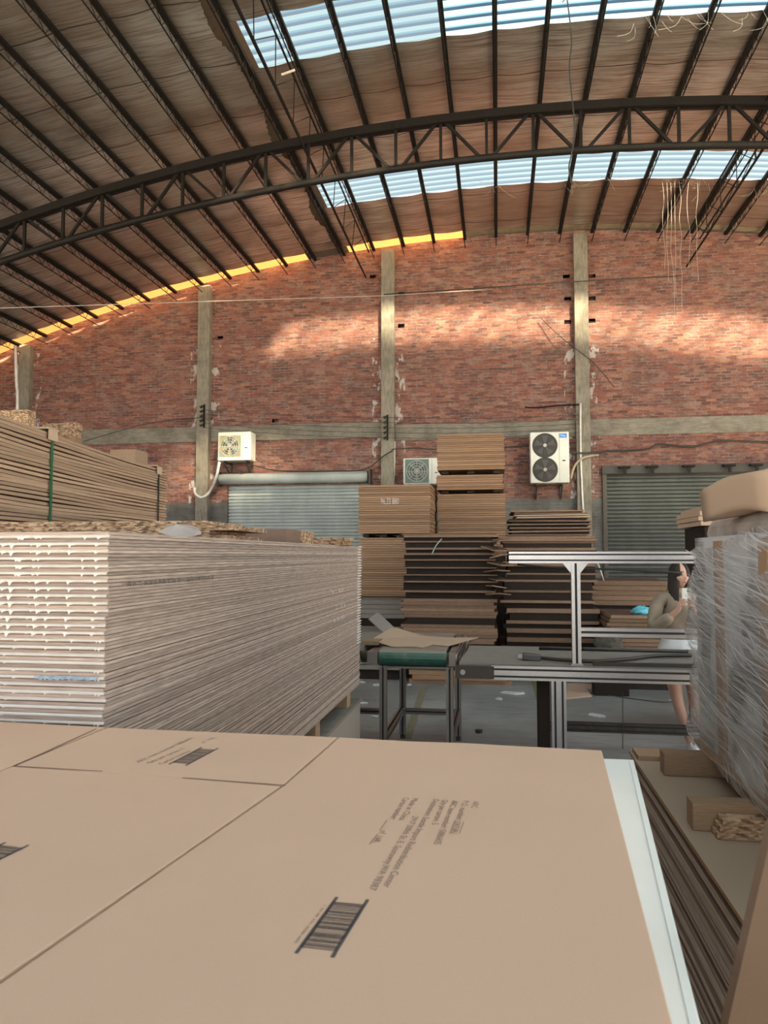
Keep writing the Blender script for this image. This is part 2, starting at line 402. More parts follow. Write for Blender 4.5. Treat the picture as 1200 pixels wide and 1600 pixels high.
for nm, x0, x1 in (('wall_left', XL - T, XL), ('wall_right', XR, XR + T)):
    bm = B(); box(bm, x0, x1, 11.0, WY, 0, arch(x0) - 0.05); struct(nm, bm, BRICK, 'red brick side wall of the hall')

# concrete beam bands between columns, and columns
COLX = [-11.51, -6.86, -2.445, 1.86, 6.25, 10.7]
edges = [XL] + COLX + [XR]
names = ['grey concrete wall beam left of the leftmost column', 'grey concrete wall beam above the timber stacks, between leftmost and second column', 'grey concrete wall beam above the left roller shutter', 'grey concrete wall beam behind the tallest brown board stack', 'grey concrete wall beam above the right roller shutter', 'grey concrete wall beam beyond the right roller shutter', 'grey concrete wall beam at the far right']
for k, (a, b) in enumerate(zip(edges, edges[1:])):
    bm = B(); box(bm, a + 0.16, b - 0.16, WY - 0.03, WY + 0.02, 4.30 if k > 2 else 4.38, 4.66 if k > 2 else 4.74)
    tag(bev(obj('concrete_beam', bm, CONC)), names[k], 'beam')
cn = ['concrete column at the far left of the brick wall', 'concrete column left of the left roller shutter', 'concrete column in the middle behind the boards', 'concrete column carrying the white pipe', 'concrete column at the right end of the right roller shutter', 'concrete column farthest right on the brick wall']
for k, cx in enumerate(COLX):
    bm = B(); box(bm, cx - 0.15, cx + 0.15, WY - 0.16, WY + 0.02, 0, arch(cx) - 0.12)
    tag(bev(obj('concrete_column', bm, CONC_V), 0.012), cn[k], 'column')

# ---------------------------------------------------------------- roof skin
PSTEP = 0.703 / AR; TH0 = math.asin((0.02 - AX) / AR)
def pang(k): return TH0 + k * PSTEP
STRIPS = [(13.26, 14.23), (8.93, 9.88), (4.55, 5.5), (0.2, 1.15), (-4.15, -3.2), (-8.5, -7.55)]
KL, KR = -20, 19
def vault(bm, k0, k1, ylist, sag=0.022, sub=6, lift=0.0, corr=None):
    cols = []
    for k in range(k0, k1):
        for j in range(sub + (1 if k == k1 - 1 else 0)):
            cols.append((pang(k + j / sub), sag * sin(pi * j / sub)))
    prev = None
    for a, s in cols:
        row = []
        for i, y in enumerate(ylist):
            ss = s * (0.6 + 0.8 * abs(sin(y * 3.1 + a * 40)))
            r = AR - ss + lift + (corr(y) if corr else 0)
            row.append(bm.verts.new((AX + r * sin(a), y, AZ + r * cos(a))))
        if prev:
            for i in range(len(row) - 1): bm.faces.new((prev[i], row[i], row[i + 1], prev[i + 1]))
        prev = row
def lin(a, b, st):
    n = max(1, int(math.ceil((b - a) / st))); return [a + (b - a) * i / n for i in range(n + 1)]
KS = -5                                            # the skylights start at this purlin
KGAP = -6
bm = B()
vault(bm, KL, KGAP, lin(YB, 16.12, 0.3))
ys = YB
for a, b in sorted(STRIPS) + [(16.12, 99)]:
    vault(bm, KS, KR, lin(ys, a, 0.3)); 
    ys = b
# torn strip beside the valley purlin
random.seed(3)
vault(bm, KGAP, KS, lin(YB, 6.0, 0.5), sub=3)
prev = None
for y in lin(6.0, 16.12, 0.06):
    e = 0.30 + 0.25 * max(0, sin(y * 2.3)) + random.uniform(-0.05, 0.05)
    a0 = pang(KGAP); a1 = pang(KGAP + min(0.95, 1 - e * 0.6))
    row = []
    for j in range(4):
        a = a0 + (a1 - a0) * j / 3; r = AR - 0.03 * sin(pi * j / 3) - (0.05 * random.random() if j == 3 else 0)
        row.append(bm.verts.new((AX + r * sin(a), y, AZ + r * cos(a))))
    if prev:
        for i in range(3): bm.faces.new((prev[i], row[i], row[i + 1], prev[i + 1]))
    prev = row
for f in bm.faces: f.smooth = True
ceil = struct('ceiling', bm, FOIL, 'curved ceiling of crinkled silvery brown foil insulation', 'ceiling', True)
# outer corrugated skin above the foil at the gap
bm = B()
for ka, kb in ((KGAP - 0.25, KS + 0.16),):
    rows_ = [[bm.verts.new((AX + (AR + 0.035) * sin(pang(k)), y, AZ + (AR + 0.035) * cos(pang(k)))) for y in lin(YB, 16.9, 1.0)] for k in (ka, kb)]
    for i in range(len(rows_[0]) - 1): bm.faces.new((rows_[0][i], rows_[1][i], rows_[1][i + 1], rows_[0][i + 1]))
struct('trim_1', bm, simple('rusty roof sheet', (0.16, 0.12, 0.09), 0.7), 'dark sheet above the torn insulation', 'roof')
corr = lambda y: 0.022 if (y / 0.192) % 1 < 0.26 else 0.0
for i, (a, b) in enumerate(STRIPS):
    a -= 0.1; b += 0.12
    n0 = math.floor(a / 0.192); yl = sorted({a, b} | {q for k in range(n0, n0 + 9) for q in (k * 0.192 + 0.001, k * 0.192 + 0.049, k * 0.192 + 0.056, k * 0.192 + 0.185) if a < q < b})
    if i == 1:
        bm = B(); vault(bm, KS, KS + 4, yl, 0, 2, 0.05, corr); struct('window_%d' % (i + 1), bm, PANEL, 'bright corrugated skylight strip at the top of the photo', 'skylight')
        bm = B(); vault(bm, KS + 4, KR, yl, 0, 2, 0.05, corr); struct('window_%d' % (len(STRIPS) + 1), bm, PANEL_F, 'bright corrugated skylight strip along the top edge of the photo', 'skylight')
    else:
        bm = B(); vault(bm, KS, KR, yl, 0, 2, 0.05, corr)
        struct('window_%d' % (i + 1), bm, PANEL if i == 0 else PANEL_M, 'bright corrugated skylight strip nearest the brick wall' if i == 0 else 'unseen corrugated skylight strip overhead, brightened for fill light', 'skylight')
# edge strip at the wall
fine = lambda y: 0.012 if (y / 0.07) % 1 < 0.5 else 0.0
yl = lin(15.98, 16.78, 0.035)
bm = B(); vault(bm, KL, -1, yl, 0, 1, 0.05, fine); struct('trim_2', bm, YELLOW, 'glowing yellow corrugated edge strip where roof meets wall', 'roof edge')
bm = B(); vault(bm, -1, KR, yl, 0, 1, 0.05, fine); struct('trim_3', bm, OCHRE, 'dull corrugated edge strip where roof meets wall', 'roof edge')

# ---------------------------------------------------------------- purlins
ORD = ['', 'first', 'second', 'third', 'fourth', 'fifth', 'sixth', 'seventh', 'eighth', 'ninth', 'tenth', 'eleventh', 'twelfth', 'thirteenth', 'fourteenth', 'fifteenth', 'sixteenth', 'seventeenth', 'eighteenth', 'nineteenth', 'twentieth']
pur = thing('roof_purlin', 'x', 'purlin', (0, 0, 0))
bm = B(); box(bm, -0.034, 0.034, YB, WY - 0.02, -0.075, -0.015); obj('top_chord', bm, STEEL, pur)
bm = B(); tube(bm, [(0, YB, -0.27), (0, WY - 0.05, -0.27)], 0.010, 6); obj('bottom_rod', bm, STEEL, pur)
bm = B(); y = 4.0; pts = []
while y < WY - 0.3:
    pts += [(0, y, -0.27), (0, y + 0.17, -0.07)]; y += 0.34
tube(bm, pts, 0.0065, 4); obj('zigzag_web', bm, STEEL, pur)
first = True
for k in range(KL, KR + 1):
    a = pang(k); x = AX + AR * sin(a)
    if x > 9.5 : continue
    n = k + 4       # purlins counted from the middle column
    if k < -3: lab = 'black lattice roof purlin, %s to the left of the middle concrete column' % ORD[-3 - k]
    else: lab = 'black lattice roof purlin, %s to the right of the middle concrete column' % ORD[k + 4]
    loc = (x, 0, AZ + AR * cos(a)); rot = (0, a, 0)
    if first:
        pur.location = loc; pur.rotation_euler = rot; pur['label'] = lab; pur['group'] = 'lattice purlins under the curved roof'; first = False
    else: dup(pur, loc, rot, lab, 'lattice purlins under the curved roof')

# ---------------------------------------------------------------- arched truss
TY = 11.2
TX, TR, TA = 0.41, 33.0, 8.60; BR, BA, BX = 35.8, 7.86, 0.6
def tz(x): return TA - TR + sqrt(TR * TR - (x - TX) ** 2)
def bz(x): return BA - BR + sqrt(BR * BR - (x - BX) ** 2)
def make_truss(y, label):
    t = thing('roof_truss', label, 'truss', (0, y, tz(0)))
    z0 = tz(0)
    xs = lin(XL + 0.1, XR - 0.2, 0.7)
    for s, dz in ((-1, 0), (1, 0)):
        bm = B()
        for a, b in zip(xs, xs[1:]): beam(bm, (a - 0.003, s * 0.045, tz(a) - z0 - 0.06), (b + 0.003, s * 0.045, tz(b) - z0 - 0.06), 0.05, 0.13)
        obj('top_chord', bm, STEEL, t)
    bm = B(); tube(bm, [(x, 0, bz(x) - z0) for x in xs], 0.055, 10); obj('bottom_chord', bm, STEEL, t, True)
    p0 = ay(833, 200, TY).x; k = -20; half = 0.712
    while k < 22:
        x = p0 + k * half
        if XL + 0.9 < x < XR - 1.0:
            bm = B(); beam(bm, (x, 0, tz(x) - z0 - 0.1), (x, 0, bz(x) - z0), 0.045, 0.045); obj('vertical_strut', bm, STEEL, t)
            if k % 2 == 0:
                for s in (-1, 1):
                    xb = x + s * (half - 0.08)
                    bm = B(); beam(bm, (x + s * 0.07, 0.0, tz(x) - z0 - 0.1), (xb, 0.0, bz(xb) - z0), 0.042, 0.042); obj('diagonal_strut', bm, STEEL, t)
        k += 1
    return t
make_truss(TY, 'big black arched steel truss spanning the hall')

# longitudinal lattice girders
def girder(x, z, zt, yb, label):
    t = thing('lattice_girder', label, 'girder', (x, yb, z)); L = WY - 0.05 - yb
    bm = B(); tube(bm, [(0, 0, 0), (0, L, 0)], 0.02, 8); obj('lower_chord', bm, STEEL, t)
    for s in (-1, 1):
        bm = B(); tube(bm, [(s * 0.16, 0, zt - z), (s * 0.16, L - 0.5, zt - z)], 0.016, 8); obj('upper_chord', bm, STEEL, t)
        bm = B(); pts = []; y = 0.1
        while y < L - 0.8: pts += [(s * 0.01, y, 0.01), (s * 0.15, y + 0.45, zt - z)]; y += 0.9
        tube(bm, pts, 0.008, 5); obj('zigzag_web', bm, STEEL, t)
girder(-2.97, 8.12, 8.5, 3.0, 'thin lattice girder hanging below the roof left of the middle column')
girder(4.1, 7.95, 8.35, 3.0, 'thin lattice girder hanging below the roof at the right')

# ---------------------------------------------------------------- roller shutters
def mat_shutter(name, a, b):
    m = MT(name, 0.6, 0.0); n = m.noise(m.wco((1.5, 1, 0.5)), 1.5, 5)
    m.col(m.ramp(n, [(0.3, a), (0.7, b)])); return m.m
SH1 = mat_shutter('shutter grey green', (0.36, 0.41, 0.41), (0.54, 0.60, 0.60))
SH2 = mat_shutter('shutter dark', (0.065, 0.075, 0.073), (0.10, 0.112, 0.108))
def shutter(n, x0, x1, zt, zb, m, slat, label):
    bm = B(); z = 0.02; i = 0; prof = []
    while z < zt:
        prof += [(0.02, z), (0.02, z + slat * 0.12), (-0.02, z + slat * 0.3), (-0.03, z + slat * 0.55), (-0.026, z + slat * 0.8), (-0.012, z + slat * 0.97)]; z += slat
    prof.append((0.02, z))
    pv = [[bm.verts.new((x, WY + 0.08 + d, min(z, zt + 0.05))) for d, z in prof] for x in (x0, x1)]
    pb = [[bm.verts.new((x, WY + 0.14, z)) for z in (0.02, zt + 0.05)] for x in (x0, x1)]
    for k in range(len(prof) - 1): bm.faces.new((pv[0][k], pv[1][k], pv[1][k + 1], pv[0][k + 1]))
    bm.faces.new((pb[0][1], pb[1][1], pb[1][0], pb[0][0]))
    d = struct('door_%d' % n, bm, m, label, 'roller shutter')
    return d
d1 = shutter(1, -6.27, -2.87, 3.31, 0, SH1, 0.078, 'grey green corrugated roller shutter at the left')
bm = B(); cyl(bm, (-6.42, WY - 0.13, 3.47), (-2.9, WY - 0.13, 3.47), 0.125, 20); obj('roller_tube', bm, SH1, d1, True)
for x in (-6.44, -2.84):
    bm = B(); box(bm, x - 0.02, x + 0.02, WY - 0.28, WY, 3.3, 3.64); obj('end_bracket', bm, STEEL_W, d1)
d2 = shutter(2, 2.33, 5.99, 3.44, 0, SH2, 0.085, 'dark corrugated roller shutter at the right')
bm = B(); box(bm, 2.25, 6.08, WY - 0.10, WY - 0.005, 3.45, 3.62); obj('lintel_box', bm, simple('dark lintel', (0.05, 0.05, 0.05), 0.7), d2)
for x in (2.26, 5.99):
    bm = B(); box(bm, x, x + 0.09, WY - 0.05, WY + 0.0, 0, 3.45); obj('side_rail', bm, STEEL_W, d2)
for u in (975, 1018, 1075, 1138, 1180):
    p = ay(u, 728, WY - 0.1); bm = B(); box(bm, p.x - 0.12, p.x + 0.12, WY - 0.22, WY - 0.1, 3.56, 3.60); box(bm, p.x - 0.03, p.x + 0.03, WY - 0.22, WY - 0.19, 3.44, 3.57); obj('hanger_bracket', bm, STEEL, d2)

# ---------------------------------------------------------------- condensers
def condenser(u0, v0, u1, v1, name, label, fans, dark=None, logo=False):
    y = WY - 0.55; a = ay(u0, v1, y); b = ay(u1, v0, y); W = b.x - a.x; H = b.z - a.z; D = 0.36
    t = thing(name, label, 'air conditioner', (a.x, y, a.z))
    bm = B(); box(bm, 0, W, 0, D, 0, H); bev(obj('casing', bm, PLASTIC_W, t), 0.02)
    for (cx, cz, r, sq) in fans:
        cx *= W; cz *= H; r *= W
        bm = B()
        if sq: box(bm, cx - r, cx + r, -0.004, 0.004, cz - r * sq, cz + r * sq)
        else: cyl(bm, (cx, -0.006, cz), (cx, 0.004, cz), r, 40)
        g = obj('fan_recess', bm, dark or BLACK, t)
        bm = B(); rr = r * (0.93 if not sq else 0.88)
        for j in range(1, 7 if not sq else 5):
            R = rr * j / (6 if not sq else 4); pts = [(cx + R * cos(q * pi / 16), -0.02, cz + R * sin(q * pi / 16)) for q in range(33)]
            tube(bm, pts, 0.004, 4, False)
        for q in range(8):
            tube(bm, [(cx, -0.018, cz), (cx + rr * cos(q * pi / 4), -0.018, cz + rr * sin(q * pi / 4))], 0.003, 4)
        obj('fan_grille', bm, STEEL_W if not sq else PLASTIC_W, g)
        bm = B(); cyl(bm, (cx, -0.03, cz), (cx, -0.005, cz), r * 0.14, 20); obj('fan_hub', bm, simple('grey hub', (0.4, 0.4, 0.42), 0.4), g)
        bm = B()
        for q in range(5):
            an = q * 2 * pi / 5
            for s in range(4):
                pass
            p = [Vector((cx + rr * f * cos(an + o), -0.010 + zz, cz + rr * f * sin(an + o))) for f, o, zz in ((0.15, -0.1, 0), (0.9, 0.0, 0), (0.9, 0.62, -0.004), (0.15, 0.5, -0.004))]
            bm.faces.new([bm.verts.new(v) for v in p])
        obj('fan_blades', bm, simple('fan blade', (0.05, 0.055, 0.06), 0.4), g)
    bm = B(); box(bm, W * 0.745, W * 0.75, -0.003, 0.001, 0.03, H - 0.03); obj('panel_seam', bm, STEEL_W, t)
    bm = B(); box(bm, W * 0.82, W * 0.90, -0.006, 0.001, H * 0.42, H * 0.435 + 0.01); obj('badge', bm, BLACK, t)
    for f in (0.16, 0.82):
        bm = B(); beam(bm, (W * f, 0.0, -0.02), (W * f, 0.53, -0.02), 0.04, 0.04); beam(bm, (W * f, 0.03, -0.03), (W * f, 0.52, -0.3), 0.025, 0.025); beam(bm, (W * f, 0.52, 0.0), (W * f, 0.52, -0.33), 0.04, 0.03); obj('wall_bracket', bm, STEEL_W, t)
    return t, W, H
IRI = MT('iridescent fan face', 0.35, 0.2)
_n = IRI.noise(IRI.co((14, 1, 2), (0, 0.35, 0)), 1.0, 1)
IRI.col(IRI.ramp(_n, [(0.35, (0.20, 0.35, 0.30)), (0.45, (0.50, 0.36, 0.14)), (0.52, (0.14, 0.34, 0.33)), (0.6, (0.48, 0.24, 0.15)), (0.7, (0.25, 0.36, 0.2))]))
t, W, H = condenser(340, 674, 392, 720, 'air_conditioner', 'cream air conditioner with rainbow grille above the left roller shutter', [(0.37, 0.5, 0.33, 0.95)], IRI.m)
t, W, H = condenser(630, 715, 690, 757, 'air_conditioner', 'white air conditioner half hidden behind the tall brown board stack', [(0.36, 0.5, 0.31, 1.0)], simple('fan recess', (0.10, 0.16, 0.15), 0.4))
t, W, H = condenser(829, 674, 889, 755, 'air_conditioner', 'tall two-fan air conditioner beside the white pipe', [(0.38, 0.735, 0.325, 0), (0.38, 0.26, 0.325, 0)])
bm = B(); box(bm, W * 0.76, W * 0.94, -0.006, 0.001, H * 0.88, H * 0.96); lb = obj('logo_label', bm, BLUELABEL, t)

def text_mesh(s, length, height, mat, parent, name='printed_text', font=None):
    """text in the xy plane starting at the origin; scaled to the given length and cap height"""
    cu = bpy.data.curves.new('txt', 'FONT'); cu.body = s; cu.size = 1; cu.fill_mode = 'FRONT'; cu.resolution_u = 2
    to = bpy.data.objects.new('txt', cu); C.objects.link(to)
    dg = bpy.context.evaluated_depsgraph_get(); me = bpy.data.meshes.new_from_object(to.evaluated_get(dg)); bpy.data.objects.remove(to)
    xs = [v.co.x for v in me.vertices]; x0, x1 = min(xs), max(xs)
    for v in me.vertices:
        v.co.x = (v.co.x - x0) / (x1 - x0) * length; v.co.y = v.co.y / 0.73 * height
    o = bpy.data.objects.new(name, me); C.objects.link(o); me.materials.append(mat); me.name = name
    if parent is not None: o.parent = parent
    return o
wt = text_mesh('Midea', W * 0.13, H * 0.045, simple('white print', (0.9, 0.9, 0.9), 0.5), lb, 'logo_lettering')
wt.matrix_local = Matrix.Translation((W * 0.785, -0.008, H * 0.90)) @ Matrix.Rotation(pi / 2, 4, 'X')

# pipes and cables on the wall
def line(name, pts, r, m, label, cat, group=None, n=6, smooth=True, path=True):
    bm = B(); P = smoothpath(pts) if path and len(pts) > 2 else pts
    c = Vector(P[0]); tube(bm, [Vector(p) - c for p in P], r, n); o = obj(name, bm, m, None, smooth, c)
    return tag(o, label, cat, group)
yw = WY - 0.19
def W_(u, v, y=yw): return ay(u, v, y)
line('drain_pipe', [W_(907, 630), W_(907.5, 720), W_(912, 812)], 0.022, PIPEW, 'thin white pipe running down the concrete column', 'pipe')
line('corner_pipe', [W_(24, 540, 15.5), W_(26, 600, 15.5), W_(27, 650, 15.5), Vector((ay(28, 700, 15.5).x, 15.5, 0))], 0.035, PIPEW, 'white vertical pipe at the left edge above the stacks', 'pipe')
line('insulated_hose', [W_(343, 722, 15.95), W_(338, 745, 15.95), W_(328, 768), W_(316, 777), W_(306, 772), W_(304, 762)], 0.035, PIPEW, 'cream hose looping from the cream air conditioner round the column', 'hose')
line('power_cable', [W_(889, 707, 16.2), W_(915, 708), W_(950, 705, 16.4), W_(1010, 702, 16.4), W_(1030, 694, 16.4), W_(1080, 698, 16.4), W_(1130, 689, 16.4), W_(1210, 692, 16.4)], 0.02, WIRE, 'black cable drooping along the bricks above the right roller shutter', 'cable')
line('hose', [W_(892, 748, 16.1), W_(898, 728, 16.2), W_(912, 715, 16.26), W_(935, 711, 16.4)], 0.025, simple('tan hose', (0.4, 0.33, 0.25), 0.7), 'tan hose curving from the tall two-fan air conditioner', 'hose')
line('power_cable', [W_(384, 722, 16.1), W_(430, 735, 16.2), W_(520, 736, 16.2), W_(570, 733, 16.2), W_(600, 712, 16.2), W_(614, 704, 16.2)], 0.014, WIRE, 'dark cable sagging above the left roller shutter', 'cable')
line('power_cable', [W_(612, 702, 16.3), W_(650, 700, 16.4), W_(685, 702, 16.4), W_(800, 698, 16.4), W_(835, 696, 16.4)], 0.012, WIRE, 'dark cable running above the half hidden air conditioner', 'cable')
line('conduit', [W_(617, 690, 16.4), W_(616, 760, 16.4)], 0.014, PIPEW, 'thin white conduit beside the middle column', 'pipe')
line('steel_bar', [W_(820, 636, 16.3), W_(838, 637, 16.3), W_(868, 634, 16.3), W_(905, 632, 16.3)], 0.016, STEEL, 'thin dark bar reaching to the white pipe', 'bar')
line('guy_wire', [(-13.0, 9.0, ay(0, 466, 9).z), tuple(ay(600, 462, 14.5)), tuple(W_(770, 452, 16.4))], 0.006, ROPE, 'pale wire stretched across the hall at the left', 'wire', path=False)
line('guy_wire', [W_(600, 460, 16.25), W_(900, 440, 16.1), W_(1065, 431, 16.25)], 0.011, WIRE, 'dark wire stretched across the upper brick wall', 'wire', path=False)
line('guy_wire', [W_(845, 497, 16.4), W_(880, 530, 16.3), W_(925, 565, 16.3), W_(960, 605, 16.4)], 0.008, WIRE, 'dark wire slanting across the column with the white pipe', 'wire')
# insulator racks on two columns with wires between them
for u, va, vb, lab in ((316.5, 632, 668, 'black insulator rack on the column left of the left roller shutter'), (603, 648, 688, 'black insulator rack on the middle column')):
    p = ay(u, va, WY - 0.2); q = ay(u, vb, WY - 0.2)
    t = thing('insulator_rack', lab, 'insulator rack', (p.x, p.y, q.z)); h = p.z - q.z
    bm = B(); box(bm, 0.02, 0.05, -0.0, 0.03, 0, h); obj('rack_bar', bm, STEEL, t)
    for k in range(5):
        bm = B(); tube(bm, [(-0.05, -0.02, h * (k + 0.35) / 5), (0.03, -0.02, h * (k + 0.7) / 5)], [0.03, 0.02], 8); obj('insulator', bm, BLACK, t)
for k in range(5):
    a = W_(318, 640 + 7 * k, WY - 0.24); b = W_(603, 652 + 8 * k, WY - 0.24); c = W_(905, 648 + 7 * k, WY - 0.24)
    line('power_line', curve(a, b, 0.05) + curve(b, c, 0.05)[1:], 0.0055, WIRE, 'thin dark line strung between the insulator racks, ' + nth(k + 1), 'wire', 'thin lines strung between the insulator racks', 4, path=False)
line('power_line', [W_(130, 690, 16.2), W_(230, 662, 16.2), W_(318, 652, WY - 0.24)], 0.008, WIRE, 'thin dark line slanting down left from the insulator rack', 'wire')
# hanging cord and strings
line('dangling_cable', [W_(885, -10, 9.5), W_(893, 60, 9.5), W_(890, 110, 9.5), W_(898, 200, 9.5), W_(893, 240, 9.5), W_(889, 262, 9.5), W_(893, 286, 9.5)], 0.009, WIRE, 'thin dark cord hanging from the roof in front of the truss', 'cord')
random.seed(12)
for u, va, vb, slab in [(*q, ['second from left', 'fourth from left', 'fifth from left', 'sixth from left', 'rightmost', 'leftmost', 'third from left'][i]) for i, q in enumerate(((1042, 282, 440), (1053, 282, 460), (1062, 282, 490), (1075, 282, 420), (1088, 282, 440), (1036, 282, 420), (1048, 282, 500)))]:
    pts = [W_(u + random.uniform(-2, 2) + 0.02 * (v - va), v, 14.3) for v in lin(va, vb, 30)]
    line('hanging_string', pts, 0.0032, ROPE, 'thin pale string dangling from the lower skylight edge, ' + slab, 'string', 'pale strings dangling at the right', 4)
for u, v, cw in ((900, 290, 'lower skylight, second from left'), (960, 280, 'lower skylight, third from left'), (1055, 285, 'lower skylight, left of the dangling strings'), (1085, 290, 'lower skylight, right of the dangling strings'), (1185, 300, 'lower skylight, at the right edge'), (1012, 35, 'upper skylight, leftmost'), (1090, 30, 'upper skylight, middle one'), (1180, 30, 'upper skylight, rightmost'), (760, 292, 'lower skylight, leftmost')):
    y = 13.3 if v > 100 else 9.7; bm = B(); c = ay(u, v - 5, y)
    for j in range(7):
        p = Vector((random.uniform(-.25, .25), random.uniform(-.1, .1), random.uniform(-.05, .1))); q = p + Vector((random.uniform(-.35, .35), random.uniform(-.1, .1), random.uniform(-.3, .02)))
        tube(bm, smoothpath([p, p.lerp(q, .4) + Vector((.03, 0, -.06)), q], 3), 0.0018, 3)
    tag(obj('cobweb', bm, ROPE, None, False, c), 'dusty cobweb under the ' + cw, 'cobweb', 'cobwebs under the skylight edges')
# plastic pieces near the lattice girder, torn foil flap
bm = B(); box(bm, 0, 0.19, 0, 0.01, 0, 0.03); tag(obj('plastic_scrap', bm, ROPE, None, False, ay(440, 118, 9.0), (0, -0.25, 0)), 'pale scrap caught on the lattice girder below the top skylight', 'scrap')

# ---------------------------------------------------------------- stacks of boards
def pile(name, label, cat, group, x0, x1, y0, y1, z0, spec, rot=0.0, seed=1, jit=0.004):
    """spec: list of (thickness, material, inset, gap); one object per board; same sizes share a mesh"""
    random.seed(seed); cache = {}; z = z0; NN = len(spec); cx, cy = (x0 + x1) / 2, (y0 + y1) / 2; out = []
    for ii, (th, m, ins, gap) in enumerate(spec):
        z += gap; key = (round(th, 4), m.name, round(ins, 3))
        loc = (cx + random.uniform(-jit, jit), cy + random.uniform(-jit, jit) * 0.7, z)
        r = rot + random.uniform(-1, 1) * jit * 0.4
        if key in cache:
            o = cache[key].copy(); C.objects.link(o)
        else:
            bm = B(); hx, hy = (x1 - x0) / 2 - ins, (y1 - y0) / 2 - ins
            box(bm, -hx, hx, -hy, hy, 0, th); o = obj(name, bm, m); tag(o, label, cat, group); cache[key] = o
        o.location = loc; o.rotation_euler = (0, 0, r); o['label'] = label + ', ' + nth(NN - ii); out.append(o); z += th
    return out, z

# --- big stack of grey plywood boards at left
yn = 1.75; xr = ay(165, 980, yn).x; zt = ay(165, 830, yn).z; zb = ax(480, 1145, xr).z
yf = ax(562, 1000, xr).y
print('LEFT', xr, zt, zb, yf)
zt2 = ax(565, 865, xr).z
NB = 104; pitch = (zt - zb) / NB; LX0 = xr - 1.25
random.seed(21)
bm = B(); box(bm, -0.625, 0.625, -(yf - yn) / 2, (yf - yn) / 2, 0, pitch - 0.0012)
board0 = obj('plywood_board', bm, GREYBOARD)
LAB_L = 'grey-brown laminated board in the big white-edged stack at left'
tag(board0, LAB_L, 'board', 'boards in the big white-edged stack')
def drip(seed, amp, right=True):
    """ragged white foil overhanging the near end of a board"""
    random.seed(seed); bm = B(); n = 420; x0, x1 = -0.63, 0.627; yy = -(yf - yn) / 2
    d = 0.0; cols = []
    for i in range(n + 1):
        x = x0 + (x1 - x0) * i / n
        if random.random() < 0.12 * amp: d = random.uniform(0.003, 0.0125 * amp)
        else: d *= random.uniform(0.2, 0.9)
        cols.append([bm.verts.new((x, yy - 0.004, pitch)), bm.verts.new((x, yy - 0.009 - random.uniform(0, 0.002), pitch * 0.75)), bm.verts.new((x, yy - 0.006, pitch * 0.3 - d)), bm.verts.new((x, yy - 0.0015, pitch))])
    for a, b in zip(cols, cols[1:]):
        for q in range(4): bm.faces.new((a[q], a[(q + 1) % 4], b[(q + 1) % 4], b[q]))
    return bm
drips = [drip(s, a) for s, a in ((1, 0.85), (2, 0.4), (3, 0.2), (4, 0.65))]
dm = []
for b_ in drips:
    o = obj('foil_edge', b_, FOILEDGE, board0); dm.append(o.data); bpy.data.objects.remove(o)
for me in dm: me['x'] = 1
fm = B()
box(fm, 0.615, 0.63, (yf - yn) / 2 - 0.10, (yf - yn) / 2 + 0.02, pitch * 0.3, pitch); fo = obj('foil_corner', fm, FOILEDGE); farm = fo.data; bpy.data.objects.remove(fo)
for k in range(NB):
    if k == 0: o = board0
    else: o = board0.copy(); C.objects.link(o)
    lean = 0.03 * (k / NB) - 0.015
    o.location = ((LX0 + xr) / 2 + random.uniform(-0.003, 0.003) + (0.004 if k > 80 else 0), (yn + yf) / 2 + random.uniform(-0.004, 0.004), zb + k * pitch)
    o.rotation_euler = (0, 0, random.uniform(-0.0006, 0.0006))
    o['label'] = LAB_L + ', ' + nth(NB - k)
    if k == NB - 1: o['label'] = 'topmost grey-brown board of the big white-edged stack at left'; del o['group']
    if k % 2 == 0:
        me = random.choice(dm[:1] + dm[3:] if k > 74 else dm[1:3])
        f = bpy.data.objects.new('foil_edge', me); C.objects.link(f); f.parent = o; f['label'] = 'ragged white foil edge'
    if k > 30 and k % 2:
        f = bpy.data.objects.new('foil_corner', farm); C.objects.link(f); f.parent = o; f['label'] = 'white foil at the far corner'
    if k == 75: text_board = o
bm = B(); cbx = az(60, 1056, zb + 26 * pitch)
x0b, x1b = ay(60, 1056, yn).x, ay(158, 1058, yn).x; zbl = ay(100, 1058, yn).z
prev = None; random.seed(4)
for i in range(30):
    x = x0b + (x1b - x0b) * i / 29; r_ = (bm.verts.new((x, 0, 0.004 + random.uniform(-.001, .002))), bm.verts.new((x, -0.0015, -0.001 - random.uniform(0, .005))))
    if prev: bm.faces.new((prev[0], prev[1], r_[1], r_[0]))
    prev = r_
o = obj('blue_tape', bm, simple('blue foil print', (0.22, 0.32, 0.44), 0.5, 0, 0.6, 40), None); o.location = (0, yn - 0.016, zbl); o['label'] = 'blue foil scrap stuck on the near end'; blue_o = o
